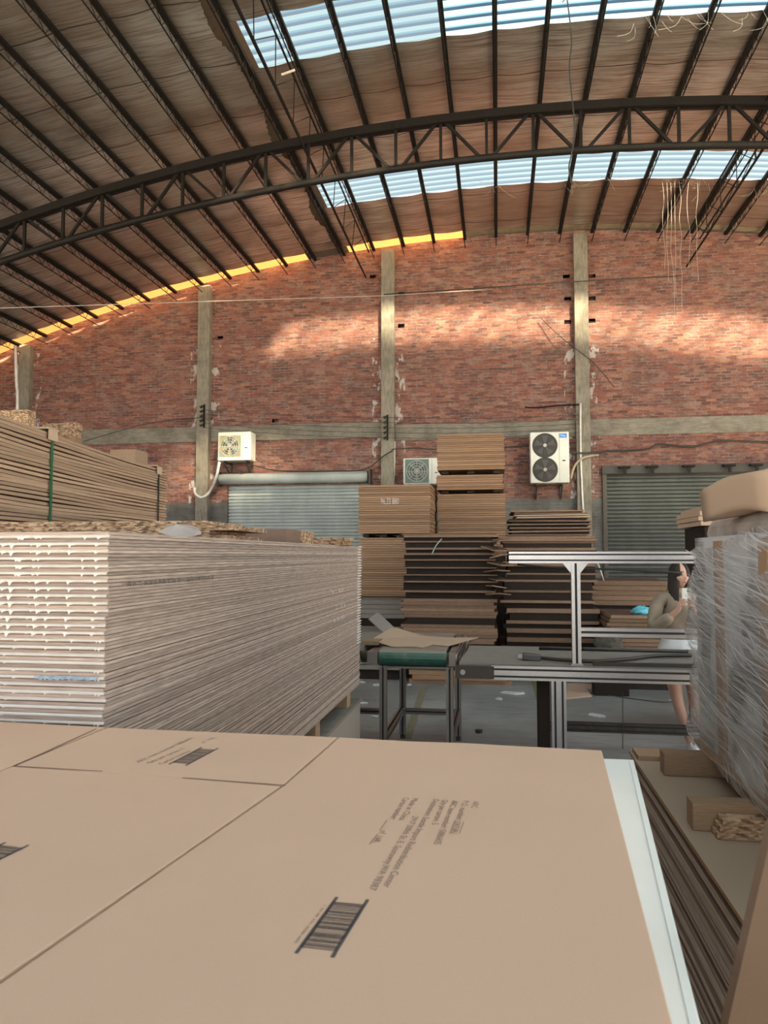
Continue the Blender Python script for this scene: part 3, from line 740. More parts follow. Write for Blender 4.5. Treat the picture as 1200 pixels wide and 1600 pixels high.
# printed line on the side (faces +x)
p0 = ax(190, 915, xr + 0.0095); p1 = ax(334, 911, xr + 0.0095)
def side_text(s, p0, p1, h, mat, parent, name='printed_text'):
    o = text_mesh(s, (p1 - p0).length, h, mat, None, name)
    d = (p1 - p0).normalized(); n = Vector((1, 0, 0)); up = n.cross(d)
    o.parent = parent
    M = Matrix.Translation(p0) @ Matrix((d, up, n)).transposed().to_4x4()
    bpy.context.view_layer.update()
    o.matrix_world = M; return o
p0.z -= 0.003; p1.z = p0.z
kz = int((p0.z - zb) / pitch)
bpy.context.view_layer.update(); blue_o.parent = text_board; blue_o.matrix_parent_inverse = text_board.matrix_world.inverted()
bpy.context.view_layer.update()
side_text('一森富力 家居家具板 E2级 合一 国内环保材料标准', p0, p1, 0.0115, INK, text_board)
for u, v, s in ((520, 928, 'I . O '), (524, 952, '二 三 E'), (522, 972, 'L 2 O')):
    a = ax(u, v, xr + 0.0095); b = a + Vector((0, 0.30, 0)); side_text(s, a, b, 0.02, simple('chalk', (0.7, 0.7, 0.7), 0.9), text_board, 'chalk_mark')

# lower wrapped stack beneath
LZ = ax(557, 1097, xr).z; LZ = LZ
blk = 0
for (x, y, u) in ((xr - 0.05, yf - 0.28, 0), (xr - 0.05, yf - 1.15, 1), (xr - 0.05, 2.5, 2)):
    bm = B(); box(bm, -0.09 - 0.9, 0.03, -0.05, 0.05, 0, zb - LZ - 0.001); o = obj('timber_spacer', bm, WOOD, None, False, (x, y, LZ)); bev(o)
    tag(o, ('timber spacer under the far end of the big white-edged stack', 'timber spacer under the middle of the big white-edged stack', 'timber spacer hidden under the near end of the big white-edged stack')[u], 'timber spacer')
MESHW = MT('wrapped board mesh', 0.45); _v = MESHW.wco((30, 30, 34)); _ck = MESHW.n('ShaderNodeTexChecker'); _ck.inputs['Scale'].default_value = 1.6; MESHW.l(_v, _ck.inputs[0])
MESHW.col(MESHW.mix(MESHW.noise(MESHW.wco((1, 1, 30)), 6, 4), MESHW.mix(_ck.outputs[1], (0.42, 0.40, 0.38), (0.28, 0.24, 0.21)), (0.40, 0.34, 0.29)))
lw = thing('wrapped_board_pack', 'grey pack of boards in mesh wrap under the big white-edged stack', 'board pack', (xr - 0.63, (yn + yf) / 2, 0))
bm = B(); box(bm, -0.63, 0.63, -(yf - yn) / 2, (yf - yn) / 2 + 0.02, 0.1, LZ - 0.02); obj('boards', bm, MESHW.m, lw)
bm = B(); box(bm, -0.64, 0.64, -(yf - yn) / 2, (yf - yn) / 2 + 0.03, LZ - 0.02, LZ); obj('cover_sheet', bm, GREYSHEET, lw)
for s in (-0.5, 0, 0.5):
    bm = B(); box(bm, s - 0.05, s + 0.05, -(yf - yn) / 2, (yf - yn) / 2, 0, 0.1); obj('skid', bm, WOOD, lw)

# --- particle boards lying across the big stack
def lay(name, u0, u1, v0, v1, y, dep, m, label, cat, n=1, group=None, z=None, ext=0.0, taper=0):
    a = ay(u0, v1, y); b = ay(u1, v0, y); z0 = z if z is not None else a.z
    h = (b.z - z0) / n; res = []
    for k in range(n):
        bm = B(); box(bm, 0, b.x - a.x + ext - taper * (k % 2), 0, dep, 0, h - 0.001)
        o = obj(name, bm, m, None, False, (a.x - ext + 0.012 * (k % 3), y, z0 + k * h)); tag(o, label + (', ' + nth(n - k) if n > 1 else ''), cat, group); res.append(o)
    return res
zt_ = zb + NB * pitch
lay('particle_board', -120, 355, 813, 842, 2.9, 0.45, PARTICLE, 'speckled particle board strip lying across the big white-edged stack', 'particle board', 4, 'particle board strips across the big stack', z=zt_ + 0.001, taper=0.09)
lay('brown_board', 357, 447, 826, 846, 3.9, 0.35, simple('dark brown panel', (0.20, 0.135, 0.10), 0.7), 'small dark brown panel on top of the big white-edged stack', 'panel', 1, z=zt_ + 0.001)
lay('particle_board', 447, 471, 829, 850, 4.2, 0.3, PARTICLE, 'taller particle board offcut next to the dark brown panel', 'particle board', 1, z=zt_ + 0.001)
lay('particle_board', 468, 535, 840, 856, 4.5, 0.3, PARTICLE, 'particle board offcut nearest the far end of the big white-edged stack', 'particle board', 2, 'flat offcuts at the far end of the big stack', z=zt_ + 0.001)
c = ay(283, 830, 2.87); bm = B(); rng = 14
vs = [bm.verts.new((0.085 * cos(2 * pi * k / rng) * (1 + 0.2 * sin(3 * k)), -0.004 * (k % 3), 0.03 * sin(2 * pi * k / rng))) for k in range(rng)]
for v in list(vs): v.co.z += 0.0
bm.faces.new(vs); r_ = bmesh.ops.extrude_face_region(bm, geom=bm.faces[:]); [setattr(v, 'co', v.co + Vector((0, -0.006, 0))) for v in r_['geom'] if isinstance(v, bmesh.types.BMVert)]
FILM = MT('plastic film', 0.2); FILM.col((0.6, 0.6, 0.6)); FILM.b.inputs['Alpha'].default_value = 0.45
tag(obj('plastic_bag', bm, FILM.m, None, False, c), 'crumpled clear plastic scrap hanging on the particle boards', 'plastic scrap')

# --- strapped bundle behind
zT = 2.42; A0 = az(0, 645, zT); A1 = az(262, 735, zT); dirb = (A1 - A0); dirb.z = 0; dirb.normalize()
Lb = 2.75; ang = atan2(dirb.y, dirb.x) - pi / 2
bd = thing('strapped_board_bundle', 'tall bundle of long brown boards tied with green straps at left', 'board bundle', (A1.x, A1.y, 1.70), (0, 0, ang))
NBB = 32; random.seed(5); zz = 0.0; Hh = zT - 1.70
for k in range(NBB):
    th = Hh / NBB; bow = 0.012 * sin(k * 0.9); prot = random.uniform(0, 0.02) - (0.012 if k % 3 == 0 else 0)
    bm = B(); prev = None; ins = random.uniform(0, 0.012)
    z0 = k * th
    for i in range(13):
        yy = -Lb + (Lb + prot) * i / 12; zs_ = -0.05 * (k / NBB) * sin(pi * i / 12) * 0.3 + bow * sin(2 * pi * i / 12) * 0.5
        row = [bm.verts.new((-1.22, yy, z0 + zs_)), bm.verts.new((-ins, yy, z0 + zs_)), bm.verts.new((-ins, yy, z0 + zs_ + th * 0.78)), bm.verts.new((-1.22, yy, z0 + zs_ + th * 0.78))]
        if prev:
            for q in range(4): bm.faces.new((prev[q], prev[(q + 1) % 4], row[(q + 1) % 4], row[q]))
        else: bm.faces.new(row)
        prev = row
    bm.faces.new(prev[::-1]); bmesh.ops.recalc_face_normals(bm, faces=bm.faces[:])
    obj('long_board', bm, MDF2, bd)
for u, col_ in ((80, 0), (248, 1)):
    d = ray(u, 720); dx, dy = dirb.x, dirb.y
    # distance along the bundle where this strap is seen
    det = d.x * dy - d.y * dx; tt = (A1.x * dy - A1.y * dx) / det; P = Vector((d.x * tt, d.y * tt)); s = (P - Vector((A1.x, A1.y))).dot(Vector((dx, dy)))
    bm = B(); box(bm, 0.002, 0.006, s - 0.012, s + 0.012, -0.01, Hh + 0.005); box(bm, -1.22, 0.006, s - 0.012, s + 0.012, Hh + 0.0, Hh + 0.006)
    obj('strap', bm, STRAP if col_ == 0 else BLACK, bd)
    bm = B(); box(bm, -0.12, 0.012, s - 0.06, s + 0.06, Hh + 0.003, Hh + 0.012); box(bm, 0.004, 0.012, s - 0.05, s + 0.05, Hh - 0.06, Hh + 0.012); obj('edge_protector', bm, KRAFT_L, bd)
# what carries it
bm = B(); box(bm, -1.25, 0.0, -Lb, 0, 0, 1.67); tag(obj('board_pack', bm, TANB, None, False, (A1.x, A1.y, 0), (0, 0, ang)), 'board pack under the green strapped bundle at left', 'board pack')
lay('particle_board', -60, 41, 640, 662, 6.6, 0.12, PARTICLE, 'particle board pile on the strapped bundle at the left edge', 'particle board', 3, 'particle boards at the left edge', z=zT + 0.01)
bm = B(); box(bm, 0, ay(41, 600, 6.6).x - ay(-60, 600, 6.6).x, 0, 0.12, 0, zT); tag(obj('board_pack', bm, TANB, None, False, (ay(-60, 600, 6.6).x, 6.6, 0)), 'board pack behind the strapped bundle at the left edge', 'board pack')
lay('particle_board', 64, 118, 660, 684, 7.2, 0.12, PARTICLE, 'particle board pile just beyond the strapped bundle', 'particle board', 2, 'particle boards beyond the strapped bundle')
a = ay(64, 684, 7.2); b = ay(118, 684, 7.2)
bm = B(); box(bm, a.x, b.x, 7.2, 7.32, 0, a.z - 0.001); tag(obj('board_pack', bm, TANB), 'board pack beneath the particle boards beyond the strapped bundle', 'board pack')
a = ay(170, 790, 7.9); b = ay(212, 702, 7.9)
bm = B(); box(bm, a.x, b.x, 7.9, 8.2, 0, b.z); tag(obj('board_pack', bm, MDF2), 'brown board pack whose corner shows above the strapped bundle', 'board pack')

# --- brown fibreboard stacks at the back
def frontstack(label, cat, group, u0, u1, v0, v1, y, dep, n, m, seed, name='fibreboard', jit=0.010, gap=0.005):
    a = ay(u0, v1, y); b = ay(u1, v0, y); h = (b.z - a.z) / n
    return pile(name, label, cat, group, a.x, b.x, y, y + dep, a.z, [(h - gap, m, 0, gap)] * n, 0, seed, jit)
o, _ = frontstack('brown fibreboard in the upper chalk-marked pile beside the left roller shutter', 'board', 'boards of the chalk-marked pile', 560, 672, 757, 834, 12.0, 1.3, 22, MDF, 31)
chalk_board = o[16]
o, _ = frontstack('brown fibreboard in the pile under the chalk-marked one', 'board', 'boards under the chalk-marked pile', 560, 650, 840, 932, 12.0, 1.3, 26, MDF, 32, jit=0.012)
a = ay(560, 932, 12.0); b = ay(650, 932, 12.0)
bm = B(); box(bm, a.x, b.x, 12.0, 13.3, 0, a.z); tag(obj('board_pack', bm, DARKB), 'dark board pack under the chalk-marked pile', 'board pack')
bm = B(); a = ay(562, 839.5, 12.0); b = ay(672, 834.5, 12.0)
for k in range(3):
    bm = B(); f = a.x + 0.05 + k * (b.x - a.x - 0.3) / 2.9; box(bm, 0, 0.1, 0, 1.2, 0, b.z - a.z - 0.003); tag(obj('timber_spacer', bm, DARKB, None, False, (f, 12.03, a.z + 0.002)), ('left', 'middle', 'right')[k] + ' dark spacer under the chalk-marked pile of boards', 'timber spacer', 'spacers under the chalk-marked pile')
# three piles of the tall stack
ys_ = 12.9
o, _ = frontstack('brown fibreboard in the topmost pile of the tallest stack', 'board', 'topmost pile of the tallest stack', 683, 788, 677, 735, ys_, 1.25, 18, MDF, 33)
o, _ = frontstack('brown fibreboard in the thin middle pile of the tallest stack', 'board', 'middle pile of the tallest stack', 682, 786, 741, 766, ys_, 1.25, 8, MDF, 34, jit=0.015)
o, _ = frontstack('brown fibreboard in the bottom pile of the tallest stack', 'board', 'bottom pile of the tallest stack', 685, 790, 771, 868, ys_, 1.25, 28, MDF, 35)
for va, vb, lab in ((735.5, 741, 'dark spacer under the topmost pile of the tallest stack'), (766.5, 770.5, 'dark spacer under the middle pile of the tallest stack')):
    a = ay(690, vb, ys_); b = ay(782, va, ys_)
    for k in range(3):
        bm = B(); box(bm, 0, 0.12, 0, 1.2, 0, b.z - a.z - 0.004); tag(obj('timber_spacer', bm, DARKB, None, False, (a.x + k * (b.x - a.x - 0.12) / 2, ys_ + 0.02, a.z + 0.003)), ('left ', 'middle ', 'right ')[k] + lab, 'timber spacer', lab + 's')
a = ay(685, 868, ys_); b = ay(790, 868, ys_)
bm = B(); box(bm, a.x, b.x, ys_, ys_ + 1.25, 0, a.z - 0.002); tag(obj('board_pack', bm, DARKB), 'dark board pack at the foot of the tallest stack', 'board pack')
# chalk numbers
p0 = ay(595, 788, 11.985); tx = text_mesh('96,33 880', 0.30, 0.11, simple('chalk white', (0.72, 0.68, 0.66), 0.9), None, 'chalk_number')
tx.parent = chalk_board; bpy.context.view_layer.update(); tx.matrix_world = Matrix.Translation(p0) @ Matrix.Rotation(pi / 2, 4, 'X')

# --- dark stacks in the middle
def darkstack(label, group, u0, u1, v0, vb, y, dep, spec, seed, jit=0.05, name='laminated_board'):
    a = ay(u0, v0, y); b = ay(u1, v0, y); top = a.z; want = top - ay(u0, vb, y).z; kk = want / sum(s[0] + s[3] for s in spec); spec = [(q[0] * kk, q[1], q[2], q[3] * kk) for q in spec]; tot = want
    return pile(name, label, 'board', group, a.x, b.x, y, y + dep, top - tot, spec, 0, seed, jit), top - tot
def pxs(v, y): return v * y / F
spec = []
yy = 9.9
# (height px, kind) bottom to top
lay3 = [(10, 'd')] * 5 + [(6, 'm')] * 6 + [(13, 'd')] + [(6, 'm')] * 6 + [(12, 'd'), (4, 't'), (15, 'd'), (3, 't'), (10, 'd'), (2.5, 't'), (11, 'd'), (3, 't'), (12, 'd'), (3, 't'), (8, 'd'), (4, 't'), (6, 'd'), (4, 't'), (10, 'd'), (3, 't'), (7, 'd'), (4, 't'), (3, 't')]
for h, k in lay3:
    hh = pxs(h, yy); spec.append((hh - 0.001, {'d': DARKB, 'm': TANB, 't': TANB}[k], {'d': 0.045, 'm': 0.01, 't': 0.0}[k], 0.001))  # 'd' layers carry the shade of the gaps in their colour
(o3, ztop3), zb3 = darkstack('shade-dark laminated board in the front middle stack with jutting tan boards', 'boards of the front middle stack', 627, 775, 834, 1046, yy, 1.2, spec, 41, 0.03)
a = ay(640, 1062, yy); b = ay(800, 1062, yy)
h0 = zb3
n = 3
for k in range(n):
    bm = B(); box(bm, 0, b.x - a.x - 0.12 * k, 0, 1.15, 0, h0 / n - 0.002); tag(obj('fibreboard', bm, MDF, None, False, (a.x + 0.05 * (k % 2), yy - 0.05 * (k % 2) - 0.05, k * h0 / n)), ('lowest', 'middle', 'uppermost')[k] + ' thick brown floor board under the front middle stack', 'board', 'thick boards on the floor under the front middle stack')
spec = []; y4 = 10.3
lay4 = [(8, 'm'), (8, 'd')] * 5 + [(6, 'm'), (14, 'd'), (8, 'm'), (10, 'd'), (5, 't'), (14, 'd'), (4, 't'), (15, 'd'), (4, 't'), (9, 'd'), (3, 't'), (12, 'd'), (3, 't'), (6, 'm'), (20, 'd'), (5, 't'), (8, 'd'), (4, 'm'), (5, 't'), (4, 'm')]
for h, k in lay4:
    hh = pxs(h, y4); spec.append((hh - 0.001, {'d': DARKB, 'm': TANB, 't': TANB}[k], {'d': 0.04, 'm': 0.01, 't': 0.0}[k], 0.001))  # recessed 'd' boards are coloured as the shaded gaps
(o4, z4), zb4 = darkstack('shade-dark laminated board in the messy stack behind the aluminium post', 'boards of the messy stack behind the post', 785, 932, 838, 1044, y4, 1.2, spec, 42, 0.05)
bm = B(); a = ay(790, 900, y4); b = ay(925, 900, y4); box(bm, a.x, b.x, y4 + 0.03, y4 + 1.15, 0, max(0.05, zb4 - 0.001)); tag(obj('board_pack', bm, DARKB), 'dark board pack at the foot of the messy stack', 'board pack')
o, zq = pile('thin_board', 'thin warped brown board in the skewed pile atop the messy stack', 'board', 'skewed thin boards atop the messy stack', ay(796, 830, y4).x, ay(925, 830, y4).x, y4, y4 + 1.1, z4 + 0.002, [(0.018, TANB, 0.0, 0.006), (0.02, DARKB, 0.03, 0.004)] * 5 + [(0.02, MDF2, 0.06, 0.01)] * 2 + [(0.02, TANB, 0.06, 0.008)] * 2, 0, 43, 0.05)
random.seed(44)
for q in o:
    q.rotation_euler = (random.uniform(-0.002, 0.002), random.uniform(-0.018, 0.018) * 0.5, q.rotation_euler.z * 1.5)
# ragged offcuts between the two dark stacks
random.seed(9)
for k in range(8):
    p = ay(776 + random.uniform(-4, 8), 845 + 12 * k, 9.85)
    bm = B(); box(bm, -0.09, 0.1, -0.2, 0.25, -0.006, 0.008); tag(obj('board_offcut', bm, TANB, None, False, p, (random.uniform(-.1, .1), random.uniform(-.25, .35), random.uniform(-.6, .6))), 'ragged board offcut wedged between the two dark stacks, ' + nth(k + 1), 'offcut', 'offcuts wedged between the dark stacks')
line('strap_end', [ay(675, 866, yy - 0.02), ay(681, 853, yy - 0.05), ay(690, 842, yy - 0.02)], 0.008, simple('pale green strap', (0.35, 0.5, 0.42), 0.5), 'loose pale green strap over the front middle stack', 'strap')

# grey sheets and a leaning plank at left of the dark stack
o, _ = frontstack('dull grey sheet in the low pile behind the roller table', 'sheet', 'grey sheets behind the roller table', 545, 634, 938, 966, 11.2, 0.7, 4, GREYSHEET, 51, 'grey_sheet', 0.03)
a = ay(545, 966, 11.2); b = ay(634, 966, 11.2); bm = B(); box(bm, a.x, b.x, 11.22, 11.9, 0, a.z - 0.002); tag(obj('board_pack', bm, DARKB), 'dark board pack under the dull grey sheets', 'board pack')
a = ay(530, 1050, 9.2); b = ay(630, 985, 9.2)
o, _ = frontstack('flat grey sheet in the front low pile behind the roller table', 'sheet', 'front grey sheets behind the roller table', 530, 622, 990, 1046, 10.0, 1.0, 7, GREYSHEET, 52, 'grey_sheet', 0.03, 0.012)
a = ay(530, 1046, 10.0); b = ay(622, 1046, 10.0); bm = B(); box(bm, a.x, b.x, 10.05, 10.9, 0, a.z - 0.002); tag(obj('board_pack', bm, DARKB), 'dark board pack at floor level under the front grey sheets', 'board pack')
bm = B(); p = ay(583, 962, 9.85); q = ay(628, 1004, 9.8); beam(bm, p, q, 0.22, 0.018, Vector((0, -0.4, 1))); tag(obj('plank', bm, GREYSHEET), 'grey plank sloping down against the front middle stack', 'plank')

# stacks right of the post
o, _ = frontstack('pale brown board in the low wide pile left of the woman', 'board', 'boards of the low wide pile', 926, 1046, 908, 946, 11.0, 1.2, 5, TANB, 61, 'fibreboard', 0.03)
a = ay(930, 946, 11.0); b = ay(1040, 946, 11.0); bm = B(); box(bm, a.x, b.x, 11.03, 12.1, 0, a.z - 0.002); tag(obj('board_pack', bm, DARKB), 'dark board pack under the low wide pile', 'board pack')
o, zt6 = frontstack('brown panel in the waist-high pile carrying the blue plastic bag', 'board', 'panels under the blue plastic bag', 950, 1060, 962, 1016, 9.75, 1.1, 9, TANB, 62, 'panel', 0.03, 0.006)
for q in o: q.rotation_euler.z += 0.03
top6 = o[-1]
a = ay(955, 1016, 9.75); b = ay(1055, 1016, 9.75); bm = B(); box(bm, a.x, b.x, 9.8, 10.7, 0, a.z - 0.002); tag(obj('board_pack', bm, DARKB), 'dark board pack beneath the waist-high pile of panels', 'board pack')
bm = B(); bmesh.ops.create_icosphere(bm, subdivisions=3, radius=1.0)
random.seed(2)
for v in bm.verts:
    s = 1 + 0.35 * sin(v.co.x * 7 + v.co.y * 5) * sin(v.co.y * 9 + v.co.z * 6) + random.uniform(-.08, .08)
    v.co = Vector((v.co.x * 0.15 * s, v.co.y * 0.10 * s, max(-0.005, v.co.z * 0.06 * s + 0.035)))
bp = ay(1006, 962, 9.9)
tag(obj('plastic_bag', bm, BLUE, None, True, (bp.x, bp.y, zt6 + 0.005)), 'crumpled bright blue plastic bag on the waist-high pile of panels', 'bag')
bm = B(); bmesh.ops.create_icosphere(bm, subdivisions=3, radius=1.0)
for v in bm.verts:
    s = 1 + 0.3 * sin(v.co.x * 5 + v.co.y * 4) * sin(v.co.y * 6 + v.co.z * 5)
    v.co = Vector((v.co.x * 0.17 * s, v.co.y * 0.12 * s, max(-0.13, v.co.z * 0.15 * s)))
bb = ay(952, 1006, 9.45)
tag(obj('sack', bm, simple('dark sacking', (0.09, 0.08, 0.07), 0.9, 0, 0.4, 20), None, True, (bb.x, bb.y, bb.z - 0.02)), 'dark rumpled sack on a crate behind the aluminium post', 'sack')
bm = B(); box(bm, -0.2, 0.2, -0.15, 0.15, 0, bb.z - 0.151); tag(obj('crate', bm, DARKB, None, False, (bb.x, bb.y, 0)), 'dark crate under the rumpled sack', 'crate')

# ---------------------------------------------------------------- roller table (belt conveyor end)
def profile(bm, a, b, w, h, up=Vector((0, 0, 1))): beam(bm, a, b, w, h, up)
def alu(name, a, b, w, h, m, parent, slots=2, up=Vector((0, 0, 1)), faces='s'):
    """aluminium profile: a bar whose faces carry recessed slots with their shade painted in dark"""
    a = Vector(a); b = Vector(b); d, s, u = frame(a, b, up); bm = B()
    # cross-section outline with slots on the +-s faces and +-u faces
    def face_pts(n, depth=0.014):
        out = []
        for i in range(n):
            c = (i + 0.5) / n
            g_w = 0.13 if n == 1 else 0.07
            out += [(c - g_w, 0), (c - g_w, depth), (c + g_w, depth), (c + g_w, 0)]
        return out
    sec = []
    nW, nH = (1 if w < 0.07 else slots), (1 if h < 0.07 else slots)
    for t, dd in [(0, 0)] + face_pts(nW): sec.append((-w / 2 + t * w, -h / 2 + dd))
    for t, dd in [(0, 0)] + face_pts(nH): sec.append((w / 2 - dd, -h / 2 + t * h))
    for t, dd in [(0, 0)] + face_pts(nW): sec.append((w / 2 - t * w, h / 2 - dd))
    for t, dd in [(0, 0)] + face_pts(nH): sec.append((-w / 2 + dd, h / 2 - t * h))
    ra = [bm.verts.new(a + s * x + u * y) for x, y in sec]; rb = [bm.verts.new(b + s * x + u * y) for x, y in sec]; n = len(sec)
    def deep(p): return abs(p[0]) < w / 2 - 0.01 and abs(p[1]) < h / 2 + 1 and min(w / 2 - abs(p[0]), h / 2 - abs(p[1])) > 0.01
    for k in range(n):
        f = bm.faces.new((ra[k], ra[(k + 1) % n], rb[(k + 1) % n], rb[k]))
        if deep(sec[k]) or deep(sec[(k + 1) % n]): f.material_index = 1  # recess faces coloured dark to stand for the slot's shade
    bm.faces.new(ra[::-1]); bm.faces.new(rb); bmesh.ops.recalc_face_normals(bm, faces=bm.faces[:])
    o = obj(name, bm, m, parent); o.data.materials.append(GROOVE); return o
yA, yB_ = 5.72, 6.9
xa = ay(599, 1100, yA).x; xb = ay(703, 1100, yA).x; xe = ay(703, 1100, yA).x
rt = thing('belt_table', 'small conveyor table with a green belt roller on dull metal legs', 'conveyor', (xa, yA, 0))
o_ = Vector((xa, yA, 0)); Wd = xb - xa; Dp = yB_ - yA
ztab = ay(650, 1040, yA).z
for x in (0, Wd):
    for y in (0, Dp):
        alu('leg', (x, y, 0.04), (x, y, ztab), 0.055, 0.055, ALU_D, rt, up=Vector((0, 1, 0)))
        bm = B(); cyl(bm, (x, y, 0), (x, y, 0.05), 0.025, 12); obj('foot', bm, BLACK, rt)
for y, z in ((0, 0.25), (Dp, 0.25)): alu('rail', (0.03, y, z + (0 if y else -0.02)), (Wd - 0.03, y, z + (0 if y else -0.02)), 0.04, 0.05, ALU_D, rt)
for x in (0, Wd): alu('rail', (x, 0.03, 0.27), (x, Dp - 0.03, 0.27), 0.05, 0.05, ALU_D, rt)
for y in (0.0, Dp): alu('rail', (0.0, y, ztab), (Wd, y, ztab), 0.04, 0.04, ALU_D, rt)
for x in (0, Wd): alu('rail', (x, 0.0, ztab), (x, Dp, ztab), 0.04, 0.04, ALU_D, rt)
zc = ay(650, 1028, yA - 0.05).z; rr = 0.062
bm = B(); cyl(bm, (-0.16, -0.05, zc), (Wd + 0.06, -0.05, zc), rr * 0.72, 24); rl = obj('roller', bm, ALU_D, rt, True)
bm = B(); prof = []
for k in range(9): an = -pi / 2 - pi * k / 8; prof.append((-0.05 + rr * cos(an), zc + rr * sin(an)))
prof = [(Dp, zc - rr)] + prof + [(Dp, zc + rr)]
va = [bm.verts.new((-0.02, y, z)) for y, z in prof]; vb = [bm.verts.new((Wd - 0.02, y, z)) for y, z in prof]
for k in range(len(prof) - 1): bm.faces.new((va[k], vb[k], vb[k + 1], va[k + 1]))
bm.faces.new((va[-1], vb[-1], vb[0], va[0])); bm.faces.new(va[::-1]); bm.faces.new(vb)
for f in bm.faces: f.smooth = False
BELTG = MT('worn green belt', 0.45); _g = BELTG.n('ShaderNodeNewGeometry'); _s = BELTG.n('ShaderNodeSeparateXYZ'); BELTG.l(_g.outputs['Normal'], _s.inputs[0])
BELTG.col(BELTG.mix(BELTG.ramp(BELTG.noise(BELTG.wco((1, 1, 1)), 14, 5), [(0.45, 0.0), (0.7, 0.35)]), BELTG.mix(BELTG.math('GREATER_THAN', _s.outputs[2], 0.8), (0.012, 0.085, 0.062), (0.25, 0.225, 0.195)), (0.18, 0.18, 0.17)))
obj('belt', bm, BELTG.m, rt)
bm = B(); box(bm, -0.11, -0.03, -0.11, Dp, zc - 0.05, zc + 0.045); obj('side_plate', bm, ALU_D, rt)
bm = B(); box(bm, Wd - 0.0, Wd + 0.05, -0.11, Dp, zc - 0.05, zc + 0.05); obj('side_plate', bm, ALU_D, rt)
for k in range(5):
    bm = B(); x = Wd + 0.03 + k * 0.018; tube(bm, [(x, -0.02, zc + 0.02 - 0.016 * k), (x + 0.02, Dp, zc + 0.05 - 0.01 * k)], 0.008, 6); obj('guide_rod', bm, ALU if k % 2 else STEEL_W, rt)
# the neighbouring belt to its left
lt = thing('belt_table', 'green belt conveyor end poking out behind the big white-edged stack', 'conveyor', (xa - 1.2, yA, 0))
bm = B(); cyl(bm, (0, -0.05, zc), (1.02, -0.05, zc), rr, 24); obj('green_roller', bm, GREEN, lt, True)
bm = B(); box(bm, 0, 1.02, -0.04, Dp, zc - 0.02, zc + rr); obj('belt', bm, BELT, lt)
for x in (0.05, ):
    for y in (0.05, Dp - 0.05): alu('leg', (x, y, 0), (x, y, zc - 0.05), 0.055, 0.055, ALU_D, lt, up=Vector((0, 1, 0)))
alu('rail', (0.05, Dp - 0.05, 0.25), (1.0, Dp - 0.05, 0.25), 0.05, 0.05, ALU_D, lt)
alu('rail', (0.05, 0.05, zc - 0.07), (1.0, 0.05, zc - 0.07), 0.05, 0.05, ALU_D, lt)
bm = B(); x0 = ay(565, 1014, 5.9).x; box(bm, 0, 0.14, 0, 0.2, 0, 0.03); tag(obj('wooden_block', bm, WOOD, None, False, (x0, 5.9, zc + rr + 0.001)), 'small wooden block on the conveyor beside the kraft sheet', 'block')
# kraft sheet on the table
zs0 = zc + rr + 0.004
pl = [az(u, v, zs0) for u, v in ((579, 1004), (612, 1011), (650, 1011), (660, 1013), (676, 1008), (700, 1010), (722, 1004), (748, 1000), (744, 998), (700, 997), (660, 994), (620, 990), (610, 991))]
bm = B(); c = sum(pl, Vector()) / len(pl); top = [bm.verts.new((p.x - c.x, p.y - c.y, 0.004 + (0.05 if i in (11, 12) else 0.02 if i in (0, 7) else 0))) for i, p in enumerate(pl)]
bm.faces.new(top); bmesh.ops.triangulate(bm, faces=bm.faces[:])
o = tag(obj('kraft_sheet', bm, KRAFT_L, None, False, (c.x, c.y, zs0)), 'torn pale kraft paper sheet lying on the green belt table', 'paper'); sm = o.modifiers.new('thick', 'SOLIDIFY'); sm.thickness = 0.004

# ---------------------------------------------------------------- aluminium bench conveyor
yf_ = 5.15; yr_ = 6.2; xl = ay(712, 1050, yf_).x; xr_ = 2.6
zt5 = ay(800, 1040, yf_).z; zb5 = ay(800, 1062, yf_).z; mid = (zt5 + zb5) / 2; RH = zt5 - zb5
print('BENCH', zt5, zb5, xl)
bn = thing('aluminium_bench', 'long aluminium profile workbench with grey belt top and overhead rail', 'workbench', (xl, yf_, 0))
P = lambda x, y, z: (x - xl, y - yf_, z)
xs1 = ay(772, 1050, yf_).x
alu('front_rail', P(xs1 - 0.02, yf_, mid), P(xr_, yf_, mid), 0.045, RH, ALU, bn)
alu('rear_rail', P(xs1, yr_, mid), P(xr_, yr_, mid), 0.045, RH, ALU, bn)
bm = B(); box(bm, *[v for v in (0, xs1 - xl, -0.03, 0.0)], zb5 + 0.005, zt5 - 0.005); jp = obj('joint_plate', bm, simple('dark joint plate', (0.06, 0.055, 0.05), 0.5, 0.5), bn)
bm = B(); cyl(bm, (0.05, -0.035, mid), (0.05, -0.028, mid), 0.018, 14); obj('bolt', bm, ALU, jp)
for x in (0.2, 0.27):
    for z in (mid - 0.03, mid + 0.03): bm = B(); cyl(bm, (x - 0.02, -0.035, z), (x - 0.02, -0.028, z), 0.006, 8); obj('bolt', bm, BLACK, jp)
bm = B()
va = [Vector(P(xl + 0.02, yf_ + 0.02, zt5)), Vector(P(xr_, yf_ + 0.02, zt5)), Vector(P(xr_, yr_, zt5)), Vector(P(xl + 0.06, yr_, zt5))]
prism(bm, va, zt5 - 0.03, zt5 + 0.004); obj('belt_top', bm, BELT, bn)
LWd = 0.098; xleg = ay(873, 1100, yf_).x
alu('leg', P(xleg, yf_ , 0), P(xleg, yf_, zb5), LWd, 0.05, ALU, bn, up=Vector((0, 1, 0)))
alu('leg', P(xleg - 0.02, yr_, 0), P(xleg - 0.02, yr_, zb5), 0.09, 0.05, ALU_D, bn, up=Vector((0, 1, 0)))
alu('leg', P(xr_ - 0.1, yf_, 0), P(xr_ - 0.1, yf_, zb5), LWd, 0.05, ALU, bn, up=Vector((0, 1, 0)))
